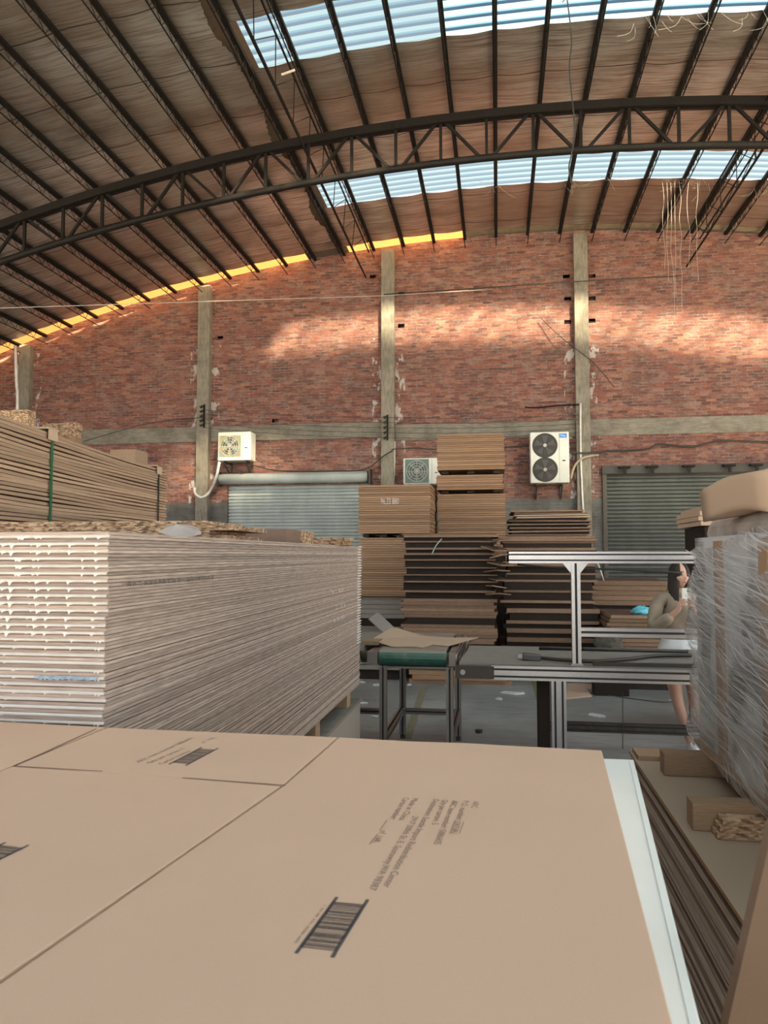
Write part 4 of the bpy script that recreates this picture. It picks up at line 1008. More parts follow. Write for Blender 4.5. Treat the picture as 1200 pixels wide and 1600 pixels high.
bm = B(); box(bm, *[v for v in (xleg - xl - 0.12, xleg - xl - 0.055, 0.10, 0.5)], 0, zb5 - 0.01); obj('side_panel', bm, DARKB, bn)
zbr = ay(980, 1138, yr_).z
alu('brace', P(xleg, yr_, zbr), P(xr_ - 0.1, yr_, zbr), 0.05, 0.075, STEEL_W, bn)
# post, overhead rail, cross rail
yp = yf_ + 0.06; xp = ay(900, 960, yp).x; zo0 = ay(900, 880, yp).z; zo1 = ay(900, 862, yp).z
alu('post', P(xp, yp, zt5 + 0.006), P(xp, yp, zo0), 0.06, 0.05, ALU, bn, up=Vector((0, 1, 0)))
alu('overhead_rail', P(ay(795, 870, yp).x, yp, (zo0 + zo1) / 2), P(xr_, yp, (zo0 + zo1) / 2), 0.05, zo1 - zo0, ALU, bn)
zc2 = ay(960, 988, yp).z
alu('cross_rail', P(xp + 0.03, yp, zc2), P(xr_, yp, zc2), 0.05, 0.06, ALU, bn)
for s in (-1, 1):
    bm = B(); pts = [(xp - xl + s * 0.03, zo0), (xp - xl + s * 0.085, zo0), (xp - xl + s * 0.03, zo0 - 0.07)]
    vv = [[bm.verts.new((x, yp - yf_ + dy, z)) for x, z in pts] for dy in (-0.012, 0.012)]
    bm.faces.new(vv[0]); bm.faces.new(vv[1][::-1])
    for k in range(3): bm.faces.new((vv[0][k], vv[1][k], vv[1][(k + 1) % 3], vv[0][(k + 1) % 3]))
    bmesh.ops.recalc_face_normals(bm, faces=bm.faces[:]); obj('corner_gusset', bm, ALU, bn)
bm = B(); box(bm, xp - xl - 0.04, xp - xl + 0.04, yp - yf_ - 0.03, yp - yf_ + 0.03, zt5 + 0.004, zt5 + 0.018); obj('post_base', bm, ALU_D, bn)
# things on the bench
z_ = zt5 + 0.005
tb = ay(1000, 1012, yr_ - 0.05)
line('black_rod', [az(842, 1013, z_ + 0.012), az(1075, 1018, z_ + 0.012)], 0.012, BLACK, 'straight black rod lying along the far edge of the bench', 'rod', path=False)
cc = [az(u, v, z_ + 0.018) for u, v in ((845, 1028), (880, 1031), (930, 1033), (980, 1030), (1020, 1025), (1080, 1024))]
hv = thing('cable_plug', 'thick black cable ending in a multi-pin plug on the bench', 'cable', cc[0])
bm = B(); tube(bm, [p - cc[0] for p in smoothpath(cc)], 0.013, 8); obj('cable', bm, BLACK, hv, True)
bm = B(); beam(bm, (-0.13, 0.0, 0.01), (0.0, 0, 0.0), 0.07, 0.05); bev(obj('plug', bm, simple('grey plug', (0.07, 0.07, 0.075), 0.5), hv), 0.01)
bm = B()
for k in range(4): beam(bm, (-0.16, -0.02 + 0.014 * k, 0.015), (-0.12, -0.02 + 0.014 * k, 0.012), 0.006, 0.03)
obj('pins', bm, ALU_D, hv)
a = az(932, 1046, z_); bm = B(); box(bm, 0, xr_ - 0.1 - a.x, 0, 0.05, 0, 0.022); tag(obj('black_bar', bm, BLACK, None, False, (a.x, yf_ + 0.005 + 0.03, z_)), 'flat black bar along the near edge of the bench', 'bar')
bm = B(); a = az(978, 1037, z_); box(bm, 0, 0.1, 0, 0.04, 0, 0.006); tag(obj('wood_chip', bm, WOOD, None, False, a), 'thin pale wood strip on the bench belt', 'wood strip')
line('rubber_hose', [ay(808, 882, yp + 0.05), ay(870, 887, yp + 0.05), ay(940, 889, yp + 0.05), ay(1065, 895, yp + 0.05)], 0.008, BLACK, 'thin black hose slung below the overhead rail', 'hose')
line('steel_prop', [ay(934, 880, 11.1), ay(944, 909, 11.1)], 0.012, PIPEW, 'short pale prop leaning behind the overhead rail', 'prop', path=False)
line('guy_wire', [ay(973, 1080, 6.3), ay(973, 1170, 6.0)], 0.003, WIRE, 'thin vertical wire below the bench', 'wire', path=False)

# ---------------------------------------------------------------- floor litter
PAPER = simple('white paper', (0.65, 0.65, 0.64), 0.8)
random.seed(77)
lit = [(588, 1070, .06), (566, 1066, .05), (700, 1072, .05), (640, 1070, .04), (805, 1083, .12), (566, 1098, .05), (586, 1120, .04), (932, 1118, .08), (690, 1062, .04), (1110 - 60, 1095, .04), (615, 1160, .04), (780, 1092, .05)]
where = ['just right of the left front leg of the belt table', 'beside the far corner of the big stack', 'between the belt table legs, right one', 'between the belt table legs, middle one', 'large one left of the bench leg', 'below the far corner of the big stack', 'left of the belt table, nearest one', 'right of the bench leg', 'beside the right leg of the belt table', 'behind the bench, near the woman', 'between the belt table feet', 'small one left of the bench leg']
for i, (u, v, s) in enumerate(lit):
    p = az(u, v, 0.004); bm = B(); pts = [(s * cos(q * pi / 4) * random.uniform(.6, 1.6), s * 0.8 * sin(q * pi / 4) * random.uniform(.5, 1.3), 0) for q in range(8)]
    prism(bm, pts, 0, 0.012); tag(obj('paper_scrap', bm, PAPER, None, False, (p.x, p.y, 0.001), (0, 0, random.random() * 3)), 'white floor paper scrap ' + where[i], 'paper scrap', 'paper scraps on the floor')
pl = [az(u, v, 0.01) for u, v in ((880, 1092), (925, 1088), (915, 1076), (945, 1072), (900, 1068), (880, 1070))]
bm = B(); prism(bm, [(p.x, p.y) for p in pl], 0.002, 0.02); tag(obj('cardboard_sheet', bm, KRAFT, None, False), 'torn cardboard sheet on the floor right of the bench leg', 'cardboard')
p = az(748, 1145, 0); bm = B(); prism(bm, [(0.035 * cos(k), 0.03 * sin(k * 1.0)) for k in range(6)], 0, 0.03); tag(obj('debris_lump', bm, BLACK, None, False, (p.x, p.y, 0)), 'small black lump on the floor right of the belt table', 'debris')
line('floor_cable', [az(u, v, 0.012) for u, v in ((910, 1082), (950, 1086), (990, 1092), (1040, 1097), (1065, 1092))], 0.006, WIRE, 'thin dark cord snaking across the floor under the bench', 'cord')
bm = B(); a = az(835, 1065, 0); b = az(858, 1140, 0); beam(bm, (a.x, a.y, 0.002), (b.x, b.y, 0.002), 0.08, 0.002); tag(obj('floor_marking', bm, simple('worn yellow paint', (0.22, 0.19, 0.08), 0.8, 0, 0.4, 30)), 'faded yellow line painted on the floor left of the bench leg', 'floor marking')
bm = B(); a = az(662, 1075, 0); b = az(636, 1155, 0); beam(bm, (a.x, a.y, 0.002), (b.x, b.y, 0.002), 0.08, 0.002); tag(obj('floor_marking', bm, simple('very worn yellow paint', (0.21, 0.195, 0.14), 0.8, 0, 0.4, 30)), 'faint yellow line painted on the floor under the belt table', 'floor marking')

# ---------------------------------------------------------------- lower right stack of boards
GREYB2 = mat_board('pale board edge', (0.42, 0.34, 0.28), (0.74, 0.64, 0.55), face=(0.2, 0.14, 0.11)); zL = 0.70; xL0 = 0.66; yF = 3.98; yN = 0.9
spec = []; random.seed(15); z = 0.12; 
while z < zL - 0.02:
    th = random.choice((0.012, 0.012, 0.015, 0.018)); spec.append((th, GREYB2, random.choice((0, 0, 0.004, 0.01)), 0.0012)); z += th + 0.0012
zz0 = 0.12 - (z - (zL - 0.012)); 
o, zq = pile('hardboard_sheet', 'grey-brown board in the low stack under the film-wrapped load', 'board', 'boards of the low stack at right', xL0, xL0 + 1.3, yN, yF, zz0, spec, 0, 71, 0.006)
bm = B(); box(bm, xL0 - 0.006, xL0 + 1.31, yN, yF, zL - 0.012, zL); tag(obj('orange_edged_board', bm, mat_board('orange edged panel', (0.30, 0.17, 0.09), (0.42, 0.25, 0.14), face=(0.36, 0.285, 0.22))), 'brown-faced panel with orange edge topping the low stack at right', 'panel')
for k in range(3):
    bm = B(); y = yN + 0.3 + k * 1.1; box(bm, xL0 + 0.02, xL0 + 1.28, y, y + 0.1, 0, zz0 - 0.001); tag(obj('timber_skid', bm, WOOD), ('near', 'middle', 'far')[k] + ' timber skid on the floor under the low stack at right', 'timber skid', 'skids under the low stack at right')
bm = B(); box(bm, 0, 0.6, 0, 0.16, 0, 0.02); a = az(980, 1170, 0.705); tag(obj('board_offcut', bm, KRAFT_D, None, False, (a.x + 0.02, 3.8, zL + 0.001)), 'flat brown offcut at the far corner of the low stack at right', 'offcut')
# timber bearers
WZ = 0.80
def bearer(u0, v0, u1, v1, m, label, n=1, name='timber_bearer', dz=0.0, dep=0.09, h=None, x1=None, grp=None):
    a = az(u0, v1, zL); y = a.y; b = ay(u1, v0, y); h = h or (WZ - zL - 0.002)
    for k in range(n):
        bm = B(); box(bm, 0, (x1 or 0.9), 0, dep, 0, h / n - 0.001); o = bev(obj(name, bm, m, None, False, (a.x + 0.01 * k, y, zL + 0.001 + k * h / n)), 0.002); tag(o, label + (', ' + nth(n - k) if n > 1 else ''), 'timber', grp)
bearer(1038, 1185, 1130, 1212, WOOD, 'timber bearer at the far end under the film-wrapped load')
bearer(1083, 1265, 1192, 1298, WOOD, 'nearer timber bearer under the film-wrapped load', 1)
bearer(1121, 1283, 1190, 1312, PARTICLE, 'particle board strip stacked by the nearer bearer', 3, 'particle_board', 0, 0.07, 0.07, 0.5, 'particle board strips by the nearer bearer')
bm = B(); box(bm, 0, 0.9, 0, 0.09, 0, WZ - zL - 0.002); tag(obj('timber_bearer', bm, WOOD, None, False, (0.95, 1.75, zL + 0.001)), 'timber bearer hidden at the near end of the film-wrapped load', 'timber')

# ---------------------------------------------------------------- film-wrapped load
wx0 = 0.925; wx1 = 2.0; wy0 = 1.72; wy1 = 3.78; wz1 = 1.80
wl = thing('wrapped_load', 'pallet load of white panels bound in clear stretch film at right', 'wrapped load', ((wx0 + wx1) / 2, (wy0 + wy1) / 2, WZ))
ox, oy = (wx0 + wx1) / 2, (wy0 + wy1) / 2
PW = MT('stacked white panels', 0.5); _z = PW.noise(PW.wco((0.4, 0.4, 26)), 5, 3, 0.7); PW.col(PW.mix(PW.ramp(PW.noise(PW.wco((1, 1, 1)), 2.2, 3, 0.5, 0.4), [(0.46, 0.0), (0.52, 0.85)]), PW.ramp(_z, [(0.38, (0.08, 0.075, 0.07)), (0.5, (0.28, 0.28, 0.28)), (0.62, (0.5, 0.5, 0.5))]), (0.68, 0.70, 0.73)))
bm = B(); box(bm, wx0 - ox + 0.02, wx1 - ox - 0.02, wy0 - oy + 0.02, wy1 - oy - 0.02, 0.02, wz1 - WZ - 0.02); obj('white_panels', bm, PW.m, wl)
bm = B(); box(bm, wx0 - ox - 0.0, wx1 - ox, wy0 - oy, wy1 - oy, 0, 0.02); obj('base_board', bm, KRAFT_D, wl)
for y in (wy1 - 0.42, wy1 - 0.98, wy0 + 0.35):
    bm = B(); box(bm, wx0 - ox + 0.005, wx0 - ox + 0.02, y - oy - 0.045, y - oy + 0.045, 0.02, wz1 - WZ - 0.04); obj('corner_strip', bm, KRAFT_D, wl)
bm = B(); box(bm, wx0 - ox + 0.04, wx1 - ox - 0.04, wy0 - oy + 0.05, wy1 - oy - 0.09, wz1 - WZ - 0.08, wz1 - WZ + 0.075); bev(obj('top_cover', bm, simple('film covered kraft', (0.36, 0.32, 0.29), 0.4, 0, 0.3, 9), wl), 0.075, 4)
# film skin
WRAP = MT('stretch film', 0.18); g = WRAP.n('ShaderNodeNewGeometry')
def streak(rotx, sc, seed):
    mp = WRAP.n('ShaderNodeMapping'); mp.inputs['Rotation'].default_value = (rotx, 0, 0); mp.inputs['Location'].default_value = (0, seed, seed)
    m2 = WRAP.n('ShaderNodeMapping'); m2.inputs['Scale'].default_value = (1, 0.22, 36)
    WRAP.l(g.outputs['Position'], mp.inputs[0]); WRAP.l(mp.outputs[0], m2.inputs[0]); return WRAP.noise(m2.outputs[0], sc, 3, 0.55, 0.0)
s1 = streak(-0.08, 2.2, 0.0); s2 = streak(-0.20, 2.6, 3.7); s3 = streak(-0.34, 2.2, 9.1)
mx = WRAP.math('MAXIMUM', s1, s2); mx = WRAP.math('MAXIMUM', mx, s3)
al = WRAP.ramp(mx, [(0.50, 0.12), (0.58, 0.42), (0.68, 0.9)])
WRAP.l(al, WRAP.b.inputs['Alpha']); WRAP.col((0.74, 0.76, 0.78)); WRAP.bump(mx, 0.5, 0.02); WRAP.b.inputs['IOR'].default_value = 1.4
def film(off, seed, m):
    random.seed(seed); bm = B()
    loop = []; W2, D2 = (wx1 - wx0) / 2 + off, (wy1 - wy0) / 2 + off
    for t_ in lin(-D2, D2, 0.06): loop.append((-W2, t_))
    for t_ in lin(-W2, W2, 0.08)[1:]: loop.append((t_, D2))
    for t_ in lin(D2, -D2, -0.06)[1:] if False else [D2 - q for q in lin(0, 2 * D2, 0.08)][1:]: loop.append((W2, t_))
    for t_ in [W2 - q for q in lin(0, 2 * W2, 0.08)][1:-1]: loop.append((t_, -D2))
    Hf = wz1 - WZ; rows = []
    for j in range(34):
        f = j / 33; z = -0.01 + Hf * f * 1.0; row = []
        for i, (x, y) in enumerate(loop):
            pinch = 0.02 * sin(f * 19 + i * 0.35) * sin(f * 7 + 1) + random.uniform(-0.0015, 0.0015)
            corner = 0.05 * max(0, f - 0.75) * 4 * 0.6
            k = 1 + (pinch - corner * 0.4) / 0.6
            zz = z - (0.07 * ((y + D2) / (2 * D2)) * f)
            row.append(bm.verts.new((x * k if abs(x) > W2 - 0.01 else x, y * (1 + (pinch - corner * .5) / 1.0) if abs(y) > D2 - 0.01 else y, zz)))
        rows.append(row)
    for a, b in zip(rows, rows[1:]):
        n = len(a)
        for k in range(n): bm.faces.new((a[k], a[(k + 1) % n], b[(k + 1) % n], b[k]))
    # top edge folds inwards
    n = len(rows[-1]); inn = [bm.verts.new((v.co.x * 0.82, v.co.y * 0.86, v.co.z + 0.10 + 0.012 * sin(i))) for i, v in enumerate(rows[-1])]
    for k in range(n): bm.faces.new((rows[-1][k], rows[-1][(k + 1) % n], inn[(k + 1) % n], inn[k]))
    return obj('stretch_film', bm, m, wl, True)
film(0.012, 8, WRAP.m)
# twisted film strands on the visible faces
random.seed(33)
STR = MT('film strand', 0.25); STR.col((0.80, 0.81, 0.83)); STR.b.inputs['Alpha'].default_value = 0.6
Hf = wz1 - WZ
for k in range(22):
    x = wx0 - ox - 0.022; ya, yb = wy0 - oy, wy1 - oy - 0.02
    z0 = random.uniform(0.0, Hf + 0.02); dz = random.choice((-0.15, 1, 1)) * random.uniform(0.1, 0.5)
    pts = []
    for f in lin(0, 1, 0.1):
        zq = z0 + dz * (f - 0.5); 
        if not (0.0 < zq < Hf + 0.0): continue
        pts.append((x - random.uniform(0, 0.012), ya + (yb - ya) * f, zq))
    if len(pts) > 3: bm = B(); tube(bm, smoothpath(pts, 2), random.uniform(0.0008, 0.0022), 4); obj('film_strand', bm, STR.m, wl)
# kraft parcels on top
bm = B(); bmesh.ops.create_cube(bm, size=1); bmesh.ops.subdivide_edges(bm, edges=bm.edges[:], cuts=5, use_grid_fill=True)
for v in bm.verts:
    c_ = v.co.copy(); v.co = Vector((c_.x * 0.8, c_.y * 0.6, c_.z * 0.13 + 0.02 * sin(c_.x * 9 + c_.y * 4) - 0.07 * max(0, abs(c_.x + 0.0) - 0.3) * 1.5 + 0.075))
p = ay(1137, 778, 3.0)
o = tag(obj('kraft_parcel', bm, KRAFT_L, None, True, (p.x + 0.40, 3.0, wz1 + 0.10), (0, -0.10, 0.1)), 'rumpled kraft paper parcel on top of the film-wrapped load', 'parcel')
# boards behind, right of the woman's head
a = ay(1095, 818, 6.9)
o, _ = frontstack('pale brown board showing above the far corner of the film-wrapped load', 'board', 'boards showing above the film-wrapped load', 1095, 1165, 790, 822, 7.2, 0.9, 4, KRAFT_L, 81, 'fibreboard', 0.04, 0.006)
a = ay(1100, 822, 7.2); bm = B(); box(bm, a.x + .02, a.x + 0.35, 7.25, 8.0, 0, a.z - 0.002); tag(obj('board_pack', bm, DARKB), 'board pack carrying the pile above the film-wrapped load', 'board pack')

# cardboard sheet standing at lower right corner
pa = ay(1140, 1600, 1.15); 
pts = [ay(1138, 1640, 1.05), ay(1195, 1275, 1.10), ay(1330, 1230, 1.10), ay(1330, 1640, 1.05)]
bm = B(); vv = [bm.verts.new(p) for p in pts]; bm.faces.new(vv); bmesh.ops.recalc_face_normals(bm, faces=bm.faces[:])
pts2 = [Vector((p.x, p.y, p.z)) for p in pts]
bm.free(); bm = B()
zlow = 0.0
front = [(pts[0].x - 0.0, pts[0].z), (pts[1].x, pts[1].z), (pts[2].x, pts[2].z), (pts[3].x, pts[3].z)]
bot = [(pts[3].x, 0.0), (pts[0].x - 0.06, 0.0)]
allp = front + bot; th = 0.02
fa = [bm.verts.new((x, 0, z)) for x, z in allp]; fb = [bm.verts.new((x, th, z)) for x, z in allp]; n = len(allp)
bm.faces.new(fa); bm.faces.new(fb[::-1])
for k in range(n): bm.faces.new((fa[k], fb[k], fb[(k + 1) % n], fa[(k + 1) % n]))
bmesh.ops.recalc_face_normals(bm, faces=bm.faces[:])
# ---- keep it clear of the low stack: it stands just in front of the stack's near end
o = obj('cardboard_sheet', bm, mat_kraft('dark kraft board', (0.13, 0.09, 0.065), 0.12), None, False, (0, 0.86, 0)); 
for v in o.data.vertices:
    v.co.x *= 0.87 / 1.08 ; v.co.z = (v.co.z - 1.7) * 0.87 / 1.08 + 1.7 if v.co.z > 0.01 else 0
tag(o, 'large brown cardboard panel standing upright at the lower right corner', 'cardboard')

# ---------------------------------------------------------------- foreground cartons
ZC = 1.28; TC = 0.06
def carton(name, pts, label, zt=ZC, th=TC, m=KRAFT):
    c = Vector((sum(p[0] for p in pts) / len(pts), sum(p[1] for p in pts) / len(pts), 0))
    t = thing(name, label, 'carton', (c.x, c.y, zt - th)); bm = B()
    prism(bm, [(p[0] - c.x, p[1] - c.y) for p in pts], 0, th); o = obj('box', bm, m, t); bev(o, 0.0012, 2)
    return t, o
sx = [(-0.367, 1.689), (-0.3785, 1.50), (-0.3905, 1.325), (-0.420, 1.13), (-0.449, 0.94), (-0.488, 0.683), (-0.57, 0.15)]
g_ = 0.0016
main, mbx = carton('carton', [(p[0] + g_, p[1]) for p in sx] + [(0.110, 0.15), (0.151, 0.717), (0.217, 1.664), (0.05, 1.672), (-0.08, 1.682), (-0.2, 1.678)], 'large flat kraft carton in the foreground with the long printed address')
bl, _ = carton('carton', [(-0.370, 1.689), (-0.943, 1.697), (-0.955, 1.366), (-0.66, 1.3455), (-0.394, 1.327)], 'kraft carton at the back left of the foreground pile, barcode near its middle')
fl, _ = carton('carton', [(-0.3955, 1.322), (-0.66, 1.3435), (-0.957, 1.3595), (-1.06, 0.15), (-0.575, 0.15), (-0.493, 0.683), (-0.4535, 0.94), (-0.4245, 1.13)], 'kraft carton at the front left of the foreground pile, barcode cut by the left edge')
ll, _ = carton('carton', [(-0.953, 1.70), (-1.55, 1.73), (-1.62, 0.3), (-1.062, 0.3), (-0.963, 1.36)], 'kraft carton at the far left edge of the foreground pile')
# white panel under the right carton
zw = ZC - TC - 0.001
q = [az(u, v, zw) for u, v in ((942, 1187), (990, 1187), (1095, 1600))]
e = q[2] + (q[2] - q[1]).normalized() * 0.5
t = thing('white_panel', 'glossy white panel jutting out under the foreground cartons', 'panel', (0, 0, zw - 0.022))
bm = B(); prism(bm, [(-0.9, q[0].y), (q[1].x, q[1].y), (e.x, e.y), (-0.9, e.y)], 0, 0.022); bev(obj('panel', bm, WHITE, t), 0.0015)
dv = (q[2] - q[1]).normalized()
bm = B(); a_ = q[1] + Vector((-0.012, -0.01, 0)); b_ = e + Vector((-0.012, 0, 0)); beam(bm, (a_.x, a_.y, 0.0225), (b_.x, b_.y, 0.0225), 0.001, 0.001); obj('groove', bm, simple('groove line', (0.45, 0.5, 0.5), 0.5), t)
# cartons below
for i, (z0, z1, ins) in enumerate(((0.12, 0.48, 0.30), (0.481, 0.84, 0.28), (0.841, zw - 0.0225, 0.24))):
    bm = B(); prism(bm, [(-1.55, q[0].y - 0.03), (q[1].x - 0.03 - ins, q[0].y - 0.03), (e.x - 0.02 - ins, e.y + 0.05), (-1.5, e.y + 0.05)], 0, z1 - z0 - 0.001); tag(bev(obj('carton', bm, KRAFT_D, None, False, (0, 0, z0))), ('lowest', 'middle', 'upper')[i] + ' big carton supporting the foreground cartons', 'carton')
pt = thing('pallet', 'wooden pallet under the foreground cartons', 'pallet', (-0.6, 0.9, 0))
for k in range(7): bm = B(); box(bm, -0.9, 0.8, -0.65 + k * 0.2, -0.55 + k * 0.2, 0.09, 0.118); obj('deck_board', bm, WOOD, pt)
for x in (-0.85, 0, 0.7): bm = B(); box(bm, x, x + 0.09, -0.65, 0.65, 0, 0.089); obj('stringer', bm, WOOD, pt)

# ---- printing
ZP = ZC + 0.0004
def ptext(s, z0, z1, hpx, parent, zo, sc, ink=INK2, name='printed_text', flip=False):
    """text whose centre line runs z0->z1 in zoomed photo pixels"""
    u0, v0 = zo[0] + z0[0] / sc, zo[1] + z0[1] / sc; u1, v1 = zo[0] + z1[0] / sc, zo[1] + z1[1] / sc
    p = az(u0, v0, ZP); q = az(u1, v1, ZP); d = (q - p); L = d.length; d.normalize(); up = Vector((0, 0, 1)).cross(d)
    h = hpx / sc / ((v0 - 867) / 0.42) if hpx > 1 else hpx
    o = text_mesh(s, L, h, ink, None, name); o.parent = parent; bpy.context.view_layer.update()
    o.matrix_world = Matrix.Translation(p - up * h / 2) @ Matrix((d, up, Vector((0, 0, 1)))).transposed().to_4x4()
    return o
Z2 = (560, 1240)
for s, a, b in (('ARC', (1110, 72), (1088, 135)), ('P.O. number:', (1010, 68), (946, 250)), ('OKF38U', (938, 262), (900, 375)), ('ARC item number: 5886605', (910, 65), (740, 475)), ('Qty per carton: 5', (820, 60), (720, 290)),
                ('Destination: Seattle Import Redistribution Center', (735, 55), (265, 880)), ('2917 200th St. E. Spanaway,WA 98387', (540, 215), (130, 905)), ('Made in China', (540, 45), (410, 250)), ('Carton number:', (455, 38), (325, 245)), ('of', (245, 345), (228, 378)), ('168,', (205, 400), (170, 460))):
    ptext(s, a, b, 62, main, Z2, 6)
def quadbar(pts, parent, m, name='barcode'):
    bm = B(); vs = [bm.verts.new(p) for p in pts]; bm.faces.new(vs); bmesh.ops.recalc_face_normals(bm, faces=bm.faces[:])
    o = obj(name, bm, m); o.parent = parent; bpy.context.view_layer.update(); o.matrix_parent_inverse = parent.matrix_world.inverted(); return o
def rule(z0, z1, zo, sc, wd, parent, bm=None, m=INK2):
    p = az(zo[0] + z0[0] / sc, zo[1] + z0[1] / sc, ZP); q = az(zo[0] + z1[0] / sc, zo[1] + z1[1] / sc, ZP)
    d = (q - p).normalized(); s = Vector((0, 0, 1)).cross(d) * wd / 2
    return [p - s, q - s, q + s, p + s]
for a, b in (((265, 250), (200, 345)), ((178, 380), (103, 475)), ((988, 262), (945, 378)), ((905, 250), (855, 375))):
    quadbar(rule(a, b, Z2, 6, 0.0012, main), main, INK2, 'printed_rule')
def barcode(A, Bq, Cc, D, zo, sc, parent, wbar=0.0045, digits=None):
    """A->B and C->D are the two heavy bearer bars; rungs in between"""
    P = [az(zo[0] + k[0] / sc, zo[1] + k[1] / sc, ZP) for k in (A, Bq, Cc, D)]
    bm = B()
    for p, q in ((P[0], P[1]), (P[2], P[3])):
        d = (q - p).normalized(); s = Vector((0, 0, 1)).cross(d) * wbar / 2
        bm.faces.new([bm.verts.new(v) for v in (p - s, q - s, q + s, p + s)])
    random.seed(17); f = 0.10
    while f < 0.90:
        w_ = random.choice((0.006, 0.006, 0.015)) ; 
        if f + w_ > 0.92: break
        q = [P[0].lerp(P[1], f), P[2].lerp(P[3], f), P[2].lerp(P[3], f + w_), P[0].lerp(P[1], f + w_)]
        bm.faces.new([bm.verts.new(v) for v in q]); f += w_ + random.choice((0.007, 0.007, 0.016))
    bmesh.ops.recalc_face_normals(bm, faces=bm.faces[:])
    for v in bm.verts: v.co -= Vector(parent.location)
    obj('barcode', bm, INK, parent)
Z4 = (440, 1380)
barcode((650, 160), (170, 820), (1010, 190), (590, 870), Z4, 7.5, main)
ptext('1 00 88 421 0586 605', (510, 260), (160, 700), 34, main, Z4, 7.5)
Z3 = (200, 1140)
barcode((510, 435), (925, 220), (720, 450), (1130, 230), Z3, 8, bl, 0.004)
for s, a, b in (('ARC item number: 5886605', (110, 408), (790, 105)), ('Qty per carton: 5', (245, 418), (690, 232)), ('Carton number:', (395, 432), (780, 256)), ('of', (915, 168), (960, 150)), ('168,', (980, 130), (1095, 98))):
    ptext(s, a, b, 0.0115, bl, Z3, 8)
barcode((-55, 1370), (45, 1320), (-100, 1368), (9, 1316), (0, 0), 1, fl, 0.0045)
# flap slits
for pts_, par in ((((25, 1197), (160, 1205)), fl), (((285, 1215), (446, 1227)), fl)):
    quadbar(rule(pts_[0], pts_[1], (0, 0), 1, 0.0035, par), par, SLIT, 'flap_slit')
for a, b, w_ in (((150, 1139), (20, 1198), 0.004),):
    quadbar(rule(a, b, (0, 0), 1, w_, ll), ll, SLIT, 'flap_slit')

# ---------------------------------------------------------------- the woman behind the bench
HX, HY = ay(1060, 900, 6.72).x, 6.72
SKIN = simple('skin', (0.62, 0.38, 0.29), 0.5, 0, 0.06); HAIR = simple('black hair', (0.008, 0.007, 0.007), 0.65, 0, 0.3, 60)
COAT = simple('khaki jacket', (0.30, 0.245, 0.19), 0.85, 0, 0.2, 12, 0.3); SKIRT = simple('white skirt', (0.72, 0.73, 0.76), 0.8, 0, 0.06)
wm = thing('person', 'woman with long black hair in khaki jacket and white skirt beside the wrapped load', 'person', (HX, HY, 0))
def skin(name, verts, edges, radii, m, parent, root=0, sub=2):
    me = bpy.data.meshes.new(name); me.from_pydata(verts, edges, []); me.materials.append(m)
    o = bpy.data.objects.new(name, me); C.objects.link(o); o.parent = parent
    sk = o.modifiers.new('skin', 'SKIN'); sk.use_smooth_shade = True
    for i, r in enumerate(radii):
        d = me.skin_vertices[0].data[i]; d.radius = (r, r) if not isinstance(r, tuple) else r; d.use_root = (i == root)
    if sub: s_ = o.modifiers.new('sub', 'SUBSURF'); s_.levels = sub; s_.render_levels = sub
    return o
V = []; R = []; E_ = []
def jn(p, r, par=None):
    V.append(p); R.append(r)
    if par is not None: E_.append((par, len(V) - 1))
    return len(V) - 1
pel = jn((0, 0, 0.86), (0.14, 0.10)); wa = jn((0, 0, 1.0), (0.115, 0.085), pel); ch = jn((0, -0.005, 1.2), (0.14, 0.095), wa); ub = jn((0, 0, 1.33), (0.09, 0.06), ch); nk = jn((0, -0.01, 1.40), 0.045, ub); nk2 = jn((0, -0.02, 1.45), 0.045, nk)
hands = []
for s in (-1, 1):
    sh = jn((s * 0.165, 0, 1.31), 0.045, ub)
    el = jn((s * 0.215, -0.06, 1.07), 0.036, sh); wr = jn((s * 0.055 - 0.0, -0.235, 1.245), 0.023, el)
    pm = jn((s * 0.040, -0.245, 1.285), (0.030, 0.016), wr); hands.append((s, pm))
    for q, L_ in ((0, 0.055), (1, 0.062), (2, 0.058), (3, 0.045)):
        b0 = jn((s * 0.045 - 0.0 + s * 0.0, -0.262, 1.325 - q * 0.016), 0.0085, pm)
        b1 = jn((s * 0.018, -0.275, 1.332 - q * 0.016), 0.0078, b0); b2 = jn((s * 0.004, -0.262, 1.332 - q * 0.016), 0.007, b1)
    t0 = jn((s * 0.038, -0.222, 1.30), 0.010, pm); t1 = jn((s * 0.018, -0.218, 1.335), 0.009, t0)
    hp = jn((s * 0.085, 0, 0.80), 0.085, pel); kn = jn((s * 0.07 + 0.03, -0.03, 0.46), 0.052, hp); cf = jn((s * 0.06 + 0.06, 0.0, 0.32), 0.048, kn); an = jn((s * 0.05 + 0.12, 0.01, 0.09), 0.030, cf); ft = jn((s * 0.05 + 0.13, -0.10, 0.04), (0.035, 0.025), an)
body = skin('body', V, E_, R, SKIN, wm, pel)
